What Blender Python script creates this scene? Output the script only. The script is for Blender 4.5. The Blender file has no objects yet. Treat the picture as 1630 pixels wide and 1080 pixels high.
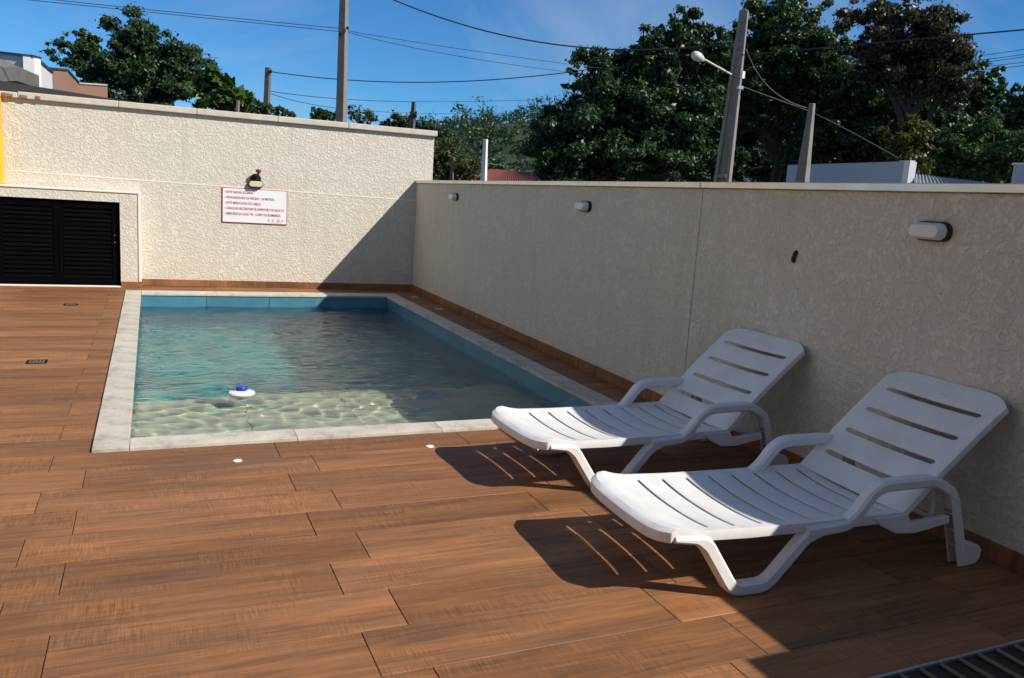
import bpy, bmesh, math, random
import numpy as np
from mathutils import Vector, Matrix
random.seed(7)
RNG = np.random.default_rng(11)
scene = bpy.context.scene
COL = scene.collection

# ------------------------------------------------------------------ camera
FPX, CX, CY = 1299.88, 815.0, 540.0            # focal length and centre in photo pixels
YAW, PITCH, ROLL = math.radians(24.144), math.radians(-9.746), math.radians(3.710)
CAM = np.array([0.0, 0.0, 1.6])
F_ = np.array([math.sin(YAW)*math.cos(PITCH), math.cos(YAW)*math.cos(PITCH), math.sin(PITCH)])
R0 = np.array([math.cos(YAW), -math.sin(YAW), 0.0]); U0 = np.cross(R0, F_)
R_ = math.cos(ROLL)*R0 + math.sin(ROLL)*U0
U_ = -math.sin(ROLL)*R0 + math.cos(ROLL)*U0
cd = bpy.data.cameras.new('camera'); cam = bpy.data.objects.new('camera', cd); COL.objects.link(cam)
cd.sensor_fit = 'HORIZONTAL'; cd.sensor_width = 36.0; cd.lens = 36.0*FPX/1630.0
cd.clip_start = 0.05; cd.clip_end = 3000
m = Matrix(((R_[0], U_[0], -F_[0], CAM[0]), (R_[1], U_[1], -F_[1], CAM[1]), (R_[2], U_[2], -F_[2], CAM[2]), (0, 0, 0, 1)))
cam.matrix_world = m
scene.camera = cam

# ------------------------------------------------------------------ sky and sun
SUN_DIR = Vector((-0.84, 0.86, -1.0)).normalized()     # direction the light travels
SUN_EL = math.asin(-SUN_DIR.z); SUN_AZ = math.atan2(-SUN_DIR.x, -SUN_DIR.y)
world = bpy.data.worlds.new('World'); scene.world = world; world.use_nodes = True
wn = world.node_tree; wn.nodes.clear()
def wnode(t, **k):
    n = wn.nodes.new(t)
    for a, b in k.items(): setattr(n, a, b)
    return n
sky = wnode('ShaderNodeTexSky', sky_type='NISHITA', sun_disc=False)
sky.sun_elevation = SUN_EL; sky.sun_rotation = SUN_AZ
sky.altitude = 900; sky.air_density = 1.0; sky.dust_density = 0.0; sky.ozone_density = 4.0
bg = wnode('ShaderNodeBackground'); bg.inputs['Strength'].default_value = 0.088
wo = wnode('ShaderNodeOutputWorld')
tc = wnode('ShaderNodeTexCoord'); mp = wnode('ShaderNodeMapping'); nz = wnode('ShaderNodeTexNoise'); cr = wnode('ShaderNodeValToRGB'); mx = wnode('ShaderNodeMix', data_type='RGBA')
mp.inputs['Rotation'].default_value = (0.3, 0.5, 0.9); mp.inputs['Scale'].default_value = (1.2, 7.0, 3.0)
nz.inputs['Scale'].default_value = 1.6; nz.inputs['Detail'].default_value = 6; nz.inputs['Roughness'].default_value = 0.55; nz.inputs['Distortion'].default_value = 0.6
cr.color_ramp.elements[0].position = 0.44; cr.color_ramp.elements[0].color = (0, 0, 0, 1)
cr.color_ramp.elements[1].position = 0.85; cr.color_ramp.elements[1].color = (0.5, 0.5, 0.5, 1)
wn.links.new(tc.outputs['Generated'], mp.inputs['Vector']); wn.links.new(mp.outputs[0], nz.inputs['Vector'])
wn.links.new(nz.outputs['Fac'], cr.inputs['Fac']); wn.links.new(cr.outputs['Color'], mx.inputs['Factor'])
tint = wnode('ShaderNodeMix', data_type='RGBA', blend_type='MULTIPLY'); tint.inputs['Factor'].default_value = 1.0; tint.inputs['B'].default_value = (0.37, 0.79, 1.10, 1)
wn.links.new(sky.outputs[0], tint.inputs['A']); wn.links.new(tint.outputs['Result'], mx.inputs['A']); mx.inputs['B'].default_value = (5.2, 6.0, 7.0, 1)
wn.links.new(mx.outputs['Result'], bg.inputs['Color']); wn.links.new(bg.outputs[0], wo.inputs['Surface'])

sl = bpy.data.lights.new('sun', 'SUN'); so = bpy.data.objects.new('sun', sl); COL.objects.link(so)
sl.energy = 5.0; sl.angle = math.radians(0.5); sl.color = (1.0, 0.93, 0.82)
so.rotation_euler = SUN_DIR.to_track_quat('-Z', 'Y').to_euler()
so.location = (8, -8, 10)
try: sl.cycles.is_caustics_light = True
except Exception: pass

vs = scene.view_settings
vs.view_transform = 'Standard'; vs.look = 'None'; vs.exposure = 0.24; vs.gamma = 1.0; vs.use_curve_mapping = False
scene.render.engine = 'CYCLES'
scene.cycles.use_denoising = True
scene.cycles.max_bounces = 10; scene.cycles.transparent_max_bounces = 8
scene.cycles.caustics_reflective = False; scene.cycles.caustics_refractive = True
scene.cycles.use_adaptive_sampling = True; scene.cycles.adaptive_threshold = 0.015

# ------------------------------------------------------------------ measuring helpers
def ray(px, py):
    return R_*(px-CX)/FPX - U_*(py-CY)/FPX + F_
def at(px, py, dist):
    d = ray(px, py); h = math.hypot(d[0], d[1]); p = CAM + d*(dist/h); return Vector(p)
def psize(n, dist):                                   # size in metres of n photo pixels at a distance
    return n*dist/FPX

# ------------------------------------------------------------------ mesh helpers
class MB:
    def __init__(s): s.v = []; s.f = []
    def quad(s, *p):
        b = len(s.v); s.v += [tuple(x) for x in p]; s.f.append(tuple(range(b, b+len(p))))
    def hexa(s, p):                                    # 8 points: bottom 4 ccw, top 4 ccw
        b = len(s.v); s.v += [tuple(x) for x in p]
        for q in ((3, 2, 1, 0), (4, 5, 6, 7), (0, 1, 5, 4), (1, 2, 6, 5), (2, 3, 7, 6), (3, 0, 4, 7)):
            s.f.append(tuple(b+i for i in q))
    def box(s, x0, x1, y0, y1, z0, z1):
        s.hexa([(x0, y0, z0), (x1, y0, z0), (x1, y1, z0), (x0, y1, z0), (x0, y0, z1), (x1, y0, z1), (x1, y1, z1), (x0, y1, z1)])
    def slab(s, pts, z0, z1):                          # vertical prism over a plan polygon (ccw)
        b = len(s.v); n = len(pts)
        s.v += [(p[0], p[1], z0) for p in pts] + [(p[0], p[1], z1) for p in pts]
        s.f.append(tuple(b+i for i in range(n-1, -1, -1))); s.f.append(tuple(b+n+i for i in range(n)))
        for i in range(n):
            j = (i+1) % n; s.f.append((b+i, b+j, b+n+j, b+n+i))
    def tube(s, pts, r, n=8, cap=True):
        pts = [Vector(p) for p in pts]; rr = r if isinstance(r, (list, tuple)) else [r]*len(pts)
        base = len(s.v); ref = Vector((0, 0, 1)) if abs((pts[-1]-pts[0]).normalized().z) < 0.9 else Vector((1, 0, 0))
        for i, p in enumerate(pts):
            t = (pts[min(i+1, len(pts)-1)]-pts[max(i-1, 0)]).normalized()
            a = t.cross(ref).normalized(); b2 = t.cross(a)
            for k in range(n):
                q = 2*math.pi*k/n; s.v.append(tuple(p+(a*math.cos(q)+b2*math.sin(q))*rr[i]))
        for i in range(len(pts)-1):
            for k in range(n):
                k2 = (k+1) % n; o = base+i*n
                s.f.append((o+k, o+n+k, o+n+k2, o+k2))
        if cap:
            s.f.append(tuple(base+k for k in range(n))); o = base+(len(pts)-1)*n; s.f.append(tuple(o+k for k in range(n-1, -1, -1)))
    def lathe(s, prof, c, n=24, axis='z'):
        base = len(s.v)
        for (r, z) in prof:
            for k in range(n):
                q = 2*math.pi*k/n; s.v.append((c[0]+r*math.cos(q), c[1]+r*math.sin(q), c[2]+z))
        for i in range(len(prof)-1):
            for k in range(n):
                k2 = (k+1) % n; o = base+i*n
                s.f.append((o+k, o+k2, o+n+k2, o+n+k))
        s.f.append(tuple(base+k for k in range(n-1, -1, -1))); o = base+(len(prof)-1)*n; s.f.append(tuple(o+k for k in range(n)))
    def xform(s, M, i0=0):
        for i in range(i0, len(s.v)): s.v[i] = tuple(M @ Vector(s.v[i]))
    def mesh(s, name, smooth=None, bevel=0, seg=1):
        me = bpy.data.meshes.new(name); me.from_pydata(s.v, [], s.f)
        bm = bmesh.new(); bm.from_mesh(me)
        bmesh.ops.remove_doubles(bm, verts=bm.verts, dist=1e-5) if smooth else None
        bmesh.ops.recalc_face_normals(bm, faces=bm.faces)
        if bevel: bmesh.ops.bevel(bm, geom=list(bm.edges), offset=bevel, segments=seg, affect='EDGES', profile=0.6)
        bm.to_mesh(me); bm.free()
        if smooth:
            me.polygons.foreach_set('use_smooth', [True]*len(me.polygons)); me.set_sharp_from_angle(angle=math.radians(smooth))
        return me
    def build(s, name, mat, parent=None, smooth=None, bevel=0, seg=1):
        return link(name, s.mesh(name, smooth, bevel, seg), mat, parent)
def link(name, me, mat, parent=None, loc=None):
    o = bpy.data.objects.new(name, me); COL.objects.link(o)
    if mat is not None and not me.materials: me.materials.append(mat)
    if parent is not None: o.parent = parent
    if loc is not None: o.location = loc
    return o
def tag(o, label=None, cat=None, group=None, kind=None):
    if label: o['label'] = label
    if cat: o['category'] = cat
    if group: o['group'] = group
    if kind: o['kind'] = kind
    return o
def thing(name, label, cat, loc=(0, 0, 0), rz=0, group=None):
    o = bpy.data.objects.new(name, None); COL.objects.link(o); o.location = loc; o.rotation_euler = (0, 0, rz); o.empty_display_size = 0.1
    return tag(o, label, cat, group)
def np_mesh(name, verts, faces, mat, parent=None, attr=None, smooth=False):
    verts = np.asarray(verts, dtype=np.float32); faces = np.asarray(faces, dtype=np.int32); k = faces.shape[1]
    me = bpy.data.meshes.new(name); me.vertices.add(len(verts)); me.vertices.foreach_set('co', verts.ravel())
    me.loops.add(faces.size); me.loops.foreach_set('vertex_index', faces.ravel())
    me.polygons.add(len(faces)); me.polygons.foreach_set('loop_start', np.arange(0, faces.size, k, dtype=np.int32))
    me.update(calc_edges=True)
    if attr is not None:
        a = me.attributes.new('tone', 'FLOAT', 'POINT'); a.data.foreach_set('value', np.asarray(attr, dtype=np.float32))
    if smooth: me.polygons.foreach_set('use_smooth', [True]*len(me.polygons))
    return link(name, me, mat, parent)

# ------------------------------------------------------------------ materials
MAT = {}
class NT:
    def __init__(s, name):
        s.m = bpy.data.materials.new(name); s.m.use_nodes = True; s.t = s.m.node_tree
        s.p = s.t.nodes['Principled BSDF']; s.out = s.t.nodes['Material Output']; MAT[name] = s.m
    def n(s, t, ins=None, **k):
        x = s.t.nodes.new(t)
        for a, b in k.items(): setattr(x, a, b)
        for a, b in (ins or {}).items(): s.set(x, a, b)
        return x
    def set(s, node, key, val):
        sock = node.inputs[key]
        if hasattr(val, 'is_output') and val.is_output: s.t.links.new(val, sock)
        else: sock.default_value = val
    def P(s, **k):
        for a, b in k.items(): s.set(s.p, a.replace('_', ' '), b)
        return s
    def coord(s, which='Object', scale=(1, 1, 1), loc=None):
        c = s.n('ShaderNodeTexCoord'); mpn = s.n('ShaderNodeMapping'); mpn.inputs['Scale'].default_value = scale
        s.t.links.new(c.outputs[which], mpn.inputs['Vector'])
        if loc is not None: s.set(mpn, 'Location', loc)
        return mpn.outputs[0]
    def noise(s, vec, scale, detail=4, rough=0.55, dist=0.0):
        x = s.n('ShaderNodeTexNoise', {'Scale': scale, 'Detail': detail, 'Roughness': rough, 'Distortion': dist}); s.t.links.new(vec, x.inputs['Vector']); return x.outputs['Fac']
    def ramp(s, fac, stops, interp='LINEAR'):
        r = s.n('ShaderNodeValToRGB'); r.color_ramp.interpolation = interp; e = r.color_ramp.elements
        while len(e) < len(stops): e.new(0.5)
        for i, (p, c) in enumerate(stops):
            e[i].position = p; e[i].color = (c, c, c, 1) if not isinstance(c, tuple) else (*c, 1)
        s.t.links.new(fac, r.inputs['Fac']); return r.outputs['Color']
    def mix(s, fac, a, b, mode='MIX'):
        x = s.n('ShaderNodeMix', data_type='RGBA', blend_type=mode)
        s.set(x, 'Factor', fac); s.set(x, 'A', a if not isinstance(a, tuple) else (*a, 1)); s.set(x, 'B', b if not isinstance(b, tuple) else (*b, 1)); return x.outputs['Result']
    def math(s, op, a, b=0.0, c=0.0):
        x = s.n('ShaderNodeMath', operation=op)
        for i, q in enumerate((a, b, c)):
            if hasattr(q, 'is_output'): s.t.links.new(q, x.inputs[i])
            else: x.inputs[i].default_value = q
        return x.outputs[0]
    def bump(s, h, strength=0.5, dist=0.01, normal=None):
        b = s.n('ShaderNodeBump', {'Strength': strength, 'Distance': dist}); s.t.links.new(h, b.inputs['Height'])
        if normal is not None: s.t.links.new(normal, b.inputs['Normal'])
        return b.outputs[0]

def simple(name, col, rough=0.6, metal=0.0, var=0.12, scale=6.0, bump=0.0, bscale=40.0, spec=0.5):
    s = NT(name); v = s.coord('Object')
    f = s.noise(v, scale, 5); c = s.mix(f, tuple(x*(1-var) for x in col), tuple(min(1, x*(1+var)) for x in col))
    s.P(Base_Color=c, Roughness=rough, Metallic=metal); s.p.inputs['Specular IOR Level'].default_value = spec
    if bump: s.P(Normal=s.bump(s.noise(v, bscale, 4), bump, 0.004))
    return s.m

# knockdown stucco of the garden walls
s = NT('stucco'); v = s.coord('Object')
big = s.noise(v, 1.3, 3); n1 = s.noise(v, 36.0, 4, 0.55, 0.55); n2 = s.noise(v, 13.0, 3, 0.5, 0.4)
isl = s.ramp(s.math('ADD', s.math('MULTIPLY', n1, 0.7), s.math('MULTIPLY', n2, 0.3)), [(0.45, 0.0), (0.56, 1.0)])
fine = s.noise(v, 150.0, 3)
base = s.mix(s.math('MULTIPLY', isl, s.ramp(s.noise(v, 3.0, 3), [(0.35, 0.55), (0.62, 1.0)])), (0.60, 0.56, 0.475), (0.72, 0.675, 0.585))
base = s.mix(s.ramp(big, [(0.35, 0.0), (0.7, 0.35)]), base, (0.66, 0.60, 0.50))
drip = s.ramp(s.noise(s.coord('Object', (5.0, 5.0, 0.30)), 1.6, 4, 0.6), [(0.52, 0.0), (0.75, 0.32)])
base = s.mix(drip, base, (0.45, 0.41, 0.34))
h = s.math('ADD', s.math('MULTIPLY', isl, 1.0), s.math('MULTIPLY', fine, 0.35))
s.P(Base_Color=base, Roughness=0.85, Normal=s.bump(h, 0.85, 0.005)); s.p.inputs['Specular IOR Level'].default_value = 0.25

simple('plaster_band', (0.78, 0.74, 0.66), 0.7, var=0.05)
simple('white_trim', (0.80, 0.78, 0.72), 0.55, var=0.05)

# wood-look porcelain planks
s = NT('wood_tile'); oi = s.n('ShaderNodeObjectInfo')
rnd = oi.outputs['Random']
off = s.n('ShaderNodeCombineXYZ'); s.t.links.new(s.math('MULTIPLY', rnd, 37.0), off.inputs[0]); s.t.links.new(s.math('MULTIPLY', rnd, 91.0), off.inputs[1]); s.t.links.new(s.math('MULTIPLY', rnd, 13.0), off.inputs[2])
v = s.coord('Object', (1, 1, 1), off.outputs[0])
def scl(vec, sx, sy, sz):
    q = s.n('ShaderNodeVectorMath', operation='MULTIPLY'); s.t.links.new(vec, q.inputs[0]); q.inputs[1].default_value = (sx, sy, sz); return q.outputs[0]
grain = s.noise(scl(v, 1.8, 34, 1), 1.5, 8, 0.66, 0.8)
band = s.noise(scl(v, 0.9, 5.0, 1), 1.2, 3, 0.5, 0.5)
saw = s.noise(scl(v, 190, 9.0, 1), 1.0, 3, 0.7)
sawm = s.ramp(s.noise(scl(v, 2.2, 3.0, 1), 1.3, 2), [(0.42, 0.0), (0.62, 1.0)])
c0 = s.ramp(s.math('ADD', s.math('MULTIPLY', grain, 0.55), s.math('MULTIPLY', band, 0.45)), [(0.28, (0.085, 0.055, 0.040)), (0.42, (0.180, 0.084, 0.040)), (0.55, (0.280, 0.124, 0.051)), (0.72, (0.38, 0.186, 0.082))])
sawd = s.ramp(saw, [(0.34, 0.58), (0.50, 1.0), (0.66, 1.42)])
c1 = s.mix(s.math('MULTIPLY', sawm, 0.85), c0, sawd, 'MULTIPLY')
tone = s.ramp(rnd, [(0.0, 0.80), (0.5, 1.0), (1.0, 1.18)])
edge = s.ramp(s.noise(scl(v, 0.8, 7.5, 1), 1.1, 3, 0.55, 0.3), [(0.56, 0.0), (0.72, 0.45)])
c2 = s.mix(edge, s.mix(1.0, c1, tone, 'MULTIPLY'), (0.115, 0.075, 0.052))
hgt = s.math('ADD', s.math('MULTIPLY', grain, 0.5), s.math('MULTIPLY', saw, 0.3))
s.P(Base_Color=c2, Roughness=s.ramp(grain, [(0.3, 0.62), (0.7, 0.46)]), Normal=s.bump(hgt, 0.35, 0.002)); s.p.inputs['Specular IOR Level'].default_value = 0.22

simple('grout', (0.13, 0.10, 0.08), 0.9)
# coping stone
s = NT('coping'); v = s.coord('Object'); oi = s.n('ShaderNodeObjectInfo')
f = s.noise(v, 5.0, 6, 0.65); g = s.noise(v, 60, 3)
c = s.ramp(f, [(0.30, (0.27, 0.24, 0.195)), (0.47, (0.52, 0.48, 0.41)), (0.72, (0.65, 0.60, 0.505))])
c = s.mix(s.math('MULTIPLY', s.ramp(g, [(0.4, 1.0), (0.6, 0.0)]), 0.22), c, (0.30, 0.27, 0.23))
c = s.mix(1.0, c, s.ramp(oi.outputs['Random'], [(0, 0.93), (1, 1.05)]), 'MULTIPLY')
s.P(Base_Color=c, Roughness=0.8, Normal=s.bump(g, 0.4, 0.002))
# pool tile
def pooltile(name, a, b):
    s = NT(name); v = s.coord('Object'); oi = s.n('ShaderNodeObjectInfo')
    f = s.noise(v, 3.0, 6, 0.6, 0.4)
    c = s.mix(s.ramp(f, [(0.3, 0.0), (0.7, 1.0)]), a, b)
    c = s.mix(1.0, c, s.ramp(oi.outputs['Random'], [(0, 0.9), (1, 1.08)]), 'MULTIPLY')
    s.P(Base_Color=c, Roughness=0.35)
pooltile('pool_tile', (0.055, 0.19, 0.28), (0.09, 0.25, 0.34))
pooltile('pool_floor', (0.055, 0.35, 0.34), (0.085, 0.43, 0.41))  # teal tint of deep water is put into the tile colour
pooltile('ledge_tile', (0.36, 0.45, 0.30), (0.47, 0.55, 0.39))  # paler look of the shallow water is put into the tile colour
simple('pool_grout', (0.35, 0.42, 0.42), 0.8)
# water
s = NT('water'); s.t.nodes.remove(s.p)
gl = s.n('ShaderNodeBsdfGlass', {'IOR': 1.333, 'Roughness': 0.0, 'Color': (1, 1, 1, 1)})
v = s.coord('Object', (0.65, 1.6, 1)); rip = s.math('ADD', s.math('MULTIPLY', s.noise(v, 6.5, 2, 0.5, 0.6), 1.15), s.math('MULTIPLY', s.noise(v, 15.0, 2, 0.5, 0.5), 0.42))
sy = s.n('ShaderNodeSeparateXYZ'); tcw = s.n('ShaderNodeTexCoord'); s.t.links.new(tcw.outputs['Object'], sy.inputs[0])
mr = s.n('ShaderNodeMapRange', {'From Min': 6.6, 'From Max': 8.0, 'To Min': 0.22, 'To Max': 1.0}); s.t.links.new(sy.outputs['Y'], mr.inputs['Value'])
s.t.links.new(s.bump(s.math('MULTIPLY', rip, mr.outputs[0]), 0.8, 0.03), gl.inputs['Normal'])
s.t.links.new(gl.outputs[0], s.out.inputs['Surface'])

# white moulded plastic
s = NT('white_plastic'); v = s.coord('Object'); f = s.noise(v, 7, 5); g = s.noise(v, 220, 2)
f2 = s.noise(v, 28, 6, 0.7)
c = s.mix(s.ramp(f, [(0.42, 0.0), (0.75, 0.7)]), (0.76, 0.76, 0.755), (0.64, 0.63, 0.60))
c = s.mix(s.ramp(f2, [(0.60, 0.0), (0.78, 0.45)]), c, (0.50, 0.47, 0.42))
s.P(Base_Color=c, Roughness=0.42, Normal=s.bump(g, 0.08, 0.001))
simple('black_metal', (0.0018, 0.002, 0.0035), 0.6, 0.0, spec=0.03)
simple('black_plastic', (0.01, 0.01, 0.012), 0.4)
simple('red_plastic', (0.25, 0.02, 0.06), 0.4)
simple('diffuser', (0.72, 0.71, 0.66), 0.35, var=0.04)
simple('old_diffuser', (0.62, 0.57, 0.36), 0.4, var=0.06)
simple('blue_plastic', (0.01, 0.05, 0.45), 0.35)
simple('sign_white', (0.80, 0.80, 0.82), 0.4, var=0.02)
simple('sign_red', (0.42, 0.02, 0.05), 0.5, var=0.05)
simple('sign_grey', (0.30, 0.32, 0.33), 0.5, var=0.05)
# metal flashing
s = NT('flashing'); v = s.coord('Object'); f = s.noise(v, 3.5, 5)
c = s.mix(s.ramp(f, [(0.35, 0.0), (0.7, 1.0)]), (0.66, 0.62, 0.54), (0.76, 0.72, 0.64))
s.P(Base_Color=c, Roughness=0.24, Metallic=0.6, Normal=s.bump(s.noise(v, 9, 3), 0.15, 0.004))
simple('concrete', (0.21, 0.195, 0.17), 0.9, var=0.3, scale=5, bump=0.5, bscale=30)
simple('dark_concrete', (0.13, 0.12, 0.11), 0.9, var=0.35, scale=5, bump=0.5, bscale=30)
simple('cap_concrete', (0.56, 0.51, 0.42), 0.9, var=0.25, scale=9, bump=0.5, bscale=40)
simple('brick', (0.27, 0.12, 0.075), 0.9, var=0.3, scale=20)
simple('yellow_paint', (0.78, 0.47, 0.02), 0.6, var=0.05)
simple('dark_flash', (0.045, 0.045, 0.05), 0.5)
simple('house_white', (0.66, 0.66, 0.66), 0.8, var=0.06, bump=0.4, bscale=25)
simple('house_brown', (0.30, 0.17, 0.12), 0.85, var=0.1)
simple('house_grey_shade', (0.42, 0.45, 0.52), 0.8, var=0.06)  # blue-grey shade of the pale parapet is put into this wall colour
simple('roof_metal', (0.32, 0.34, 0.36), 0.45, metal=0.5)
simple('roof_clay', (0.13, 0.03, 0.022), 0.85, var=0.35, scale=4)
simple('wire_black', (0.015, 0.015, 0.017), 0.6)
simple('wire_grey', (0.20, 0.20, 0.20), 0.6)
simple('steel', (0.42, 0.50, 0.54), 0.35, metal=0.7)
simple('lamp_grey', (0.55, 0.55, 0.53), 0.5)
simple('bark', (0.055, 0.043, 0.034), 0.95, var=0.4, scale=6, bump=0.8, bscale=14)
simple('soil', (0.09, 0.075, 0.05), 0.95, var=0.3, scale=1.5)
simple('hill_ground', (0.03, 0.05, 0.02), 0.95, var=0.3, scale=0.2)

def leafmat(name, a, b, rough=0.42, trans=0.25):
    s = NT(name); at_ = s.n('ShaderNodeAttribute', attribute_name='tone')
    c = s.ramp(at_.outputs['Fac'], [(0.0, a), (1.0, b)])
    s.P(Base_Color=c, Roughness=rough); s.p.inputs['Specular IOR Level'].default_value = 0.5
    tr = s.n('ShaderNodeBsdfTranslucent'); s.t.links.new(s.mix(1.0, c, (1.2, 1.3, 0.6), 'MULTIPLY'), tr.inputs['Color'])
    ms = s.n('ShaderNodeMixShader', {'Fac': trans}); s.t.links.new(s.p.outputs[0], ms.inputs[1]); s.t.links.new(tr.outputs[0], ms.inputs[2])
    s.t.links.new(ms.outputs[0], s.out.inputs['Surface']); return s.m
leafmat('leaf_dark', (0.016, 0.040, 0.016), (0.050, 0.098, 0.032), 0.45)
leafmat('leaf_mid', (0.022, 0.052, 0.015), (0.060, 0.115, 0.030), 0.48)
leafmat('leaf_bright', (0.030, 0.075, 0.014), (0.075, 0.14, 0.03))
leafmat('leaf_brown', (0.024, 0.034, 0.018), (0.085, 0.072, 0.048))
leafmat('leaf_olive', (0.040, 0.060, 0.010), (0.10, 0.115, 0.018))

# ------------------------------------------------------------------ layout numbers
PX0, PX1, PY0, PY1 = -0.143, 3.28, 5.29, 12.07            # pool opening
OX0, OX1, OY0, OY1 = -0.328, 3.485, 5.105, 12.39          # outer edge of the coping
CT = 0.015                                                  # coping above the deck
def wallx(y): return 3.93 + (y-12.9)*(3.93-3.76)/(12.9-2.55)      # inner face of the long wall
def bwy(x): return 13.06 + (x+0.13)*(12.92-13.06)/(3.93+0.13)     # face of the end wall
WL = -0.165                                                 # water level
SHZ, SHY = -0.52, 7.35                                      # shallow ledge: height and far edge
FLZ = -1.57

# ------------------------------------------------------------------ ground, deck
b = MB()
for (x0, x1, y0, y1) in ((-400, -9, -400, 500), (4.3, 500, -400, 500), (-9, 4.3, 13.4, 500), (-9, 4.3, -400, -7)):
    b.quad((x0, y0, -0.06), (x1, y0, -0.06), (x1, y1, -0.06), (x0, y1, -0.06))
tag(b.build('ground', MAT['soil']), kind='structure')
deck = thing('deck', None, None); tag(deck, kind='structure')
b = MB()
for (x0, x1, y0, y1) in ((-9, PX0-0.05, -7, 13.4), (PX1+0.05, 4.3, -7, 13.4), (PX0-0.05, PX1+0.05, -7, PY0-0.05), (PX0-0.05, PX1+0.05, PY1+0.05, 13.4)):
    b.box(x0, x1, y0, y1, -0.3, -0.007)
b.build('screed', MAT['grout'], deck)
PW, PLN, JT = 0.2955, 1.2075, 0.004
_pm = {}
def plank(x0, x1, y0, y1):
    L, W = round(x1-x0, 3), round(y1-y0, 3)
    if L < 0.02 or W < 0.02: return
    if (L, W) not in _pm:
        q = MB(); q.box(-L/2, L/2, -W/2, W/2, -0.009, 0); _pm[(L, W)] = q.mesh('plank', None, 0.0013); _pm[(L, W)].materials.append(MAT['wood_tile'])
    link('plank', _pm[(L, W)], None, deck, ((x0+x1)/2, (y0+y1)/2, random.uniform(-0.0006, 0.0006)))
for k in range(-14, 27):
    y0 = 5.09 + k*PW; y1 = y0+PW-JT
    j = -0.515 if k % 2 else -0.335
    for i in range(-2, 5):
        x0 = j+i*PLN; x1 = x0+PLN-JT
        xr = wallx(y0)+0.02
        if x0 > xr: continue
        x1 = min(x1, xr); yy1 = min(y1, bwy(x0)+0.01, 13.0)
        if x0 < -0.2 and x1 < 0: yy1 = min(yy1, 12.85)
        if yy1 <= y0+0.02: continue
        if y0 < 5.0 and i == -2 and y0 > 3.6: pass
        inside = y1 > OY0+0.02 and y0 < OY1-0.02
        if not inside: plank(x0, x1, y0, yy1); continue
        if y0 < OY0-0.03: plank(x0, x1, y0, OY0-JT); continue
        if yy1 > OY1+0.05:                                     # row that straddles the far coping
            a0 = max(x0, OX0); a1 = min(x1, OX1)
            if x0 < OX0-0.02: plank(x0, min(x1, OX0-JT), y0, yy1)
            if a1-a0 > 0.05: plank(a0, a1, OY1+JT, yy1)
            if x1 > OX1+0.02: plank(max(x0, OX1+JT), x1, y0, yy1)
            continue
        if x0 < OX0-0.02: plank(x0, min(x1, OX0-JT), y0, yy1)
        if x1 > OX1+0.02: plank(max(x0, OX1+JT), x1, y0, yy1)

# ------------------------------------------------------------------ pool
basin = thing('pool_basin', None, None); tag(basin, kind='structure')
b = MB(); t = 0.25                                             # concrete shell behind the tiles
b.box(PX0-t, PX0-0.012, PY0-t, PY1+t, -2, -0.011); b.box(PX1+0.012, PX1+t, PY0-t, PY1+t, -2, -0.011)
b.box(PX0-0.012, PX1+0.012, PY0-t, PY0-0.012, -2, -0.011); b.box(PX0-0.012, PX1+0.012, PY1+0.012, PY1+t, -2, -0.011)
b.box(PX0-0.012, PX1+0.012, PY0-0.012, PY1+0.012, -2, FLZ-0.012)
b.box(PX0-0.012, PX1+0.012, PY0-0.012, SHY-0.012, FLZ-0.012, SHZ-0.012)
b.build('shell', MAT['pool_grout'], basin)
TS = 0.845
_tm = {}
def tile(cx, cy, cz, L, H, axis, mat):
    key = (round(L, 3), round(H, 3), axis, mat)
    if key not in _tm:
        q = MB(); d = 0.005
        if axis == 'x': q.box(-d, d, -L/2, L/2, -H/2, H/2)
        elif axis == 'y': q.box(-L/2, L/2, -d, d, -H/2, H/2)
        else: q.box(-L/2, L/2, -H/2, H/2, -d, d)
        me = q.mesh('pool_tile', None, 0.0012); me.materials.append(MAT[mat]); _tm[key] = me
    link('pool_tile', _tm[key], None, basin, (cx, cy, cz))
def cuts(a, b_, step):
    xs = [a]
    while xs[-1]+step < b_-0.15: xs.append(xs[-1]+step)
    xs.append(b_); return list(zip(xs[:-1], xs[1:]))
zc = cuts(0.013, 1.57, 0.42)
for (a, c) in cuts(PX0, PX1, TS):
    for (z0, z1) in zc: tile((a+c)/2, PY1+0.006, -(z0+z1)/2, c-a-0.006, z1-z0-0.006, 'y', 'pool_tile')
    for (z0, z1) in cuts(0.013, 0.52, 0.42): tile((a+c)/2, PY0-0.006, -(z0+z1)/2, c-a-0.006, z1-z0-0.006, 'y', 'pool_tile')
    for (z0, z1) in cuts(0.52, 1.57, 0.42): tile((a+c)/2, SHY-0.006, -(z0+z1)/2, c-a-0.006, z1-z0-0.006, 'y', 'pool_tile')
    for (y0, y1) in cuts(PY0, SHY, TS): tile((a+c)/2, (y0+y1)/2, SHZ-0.006, c-a-0.006, y1-y0-0.006, 'z', 'ledge_tile')
    for (y0, y1) in cuts(SHY, PY1, TS): tile((a+c)/2, (y0+y1)/2, FLZ-0.006, c-a-0.006, y1-y0-0.006, 'z', 'pool_floor')
for (a, c) in cuts(PY0, PY1, TS):
    for (z0, z1) in zc:
        tile(PX0-0.006, (a+c)/2, -(z0+z1)/2, c-a-0.006, z1-z0-0.006, 'x', 'pool_tile')
        tile(PX1+0.006, (a+c)/2, -(z0+z1)/2, c-a-0.006, z1-z0-0.006, 'x', 'pool_tile')
for o in list(basin.children):
    try: o.cycles.is_caustics_receiver = True
    except Exception: pass
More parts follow.
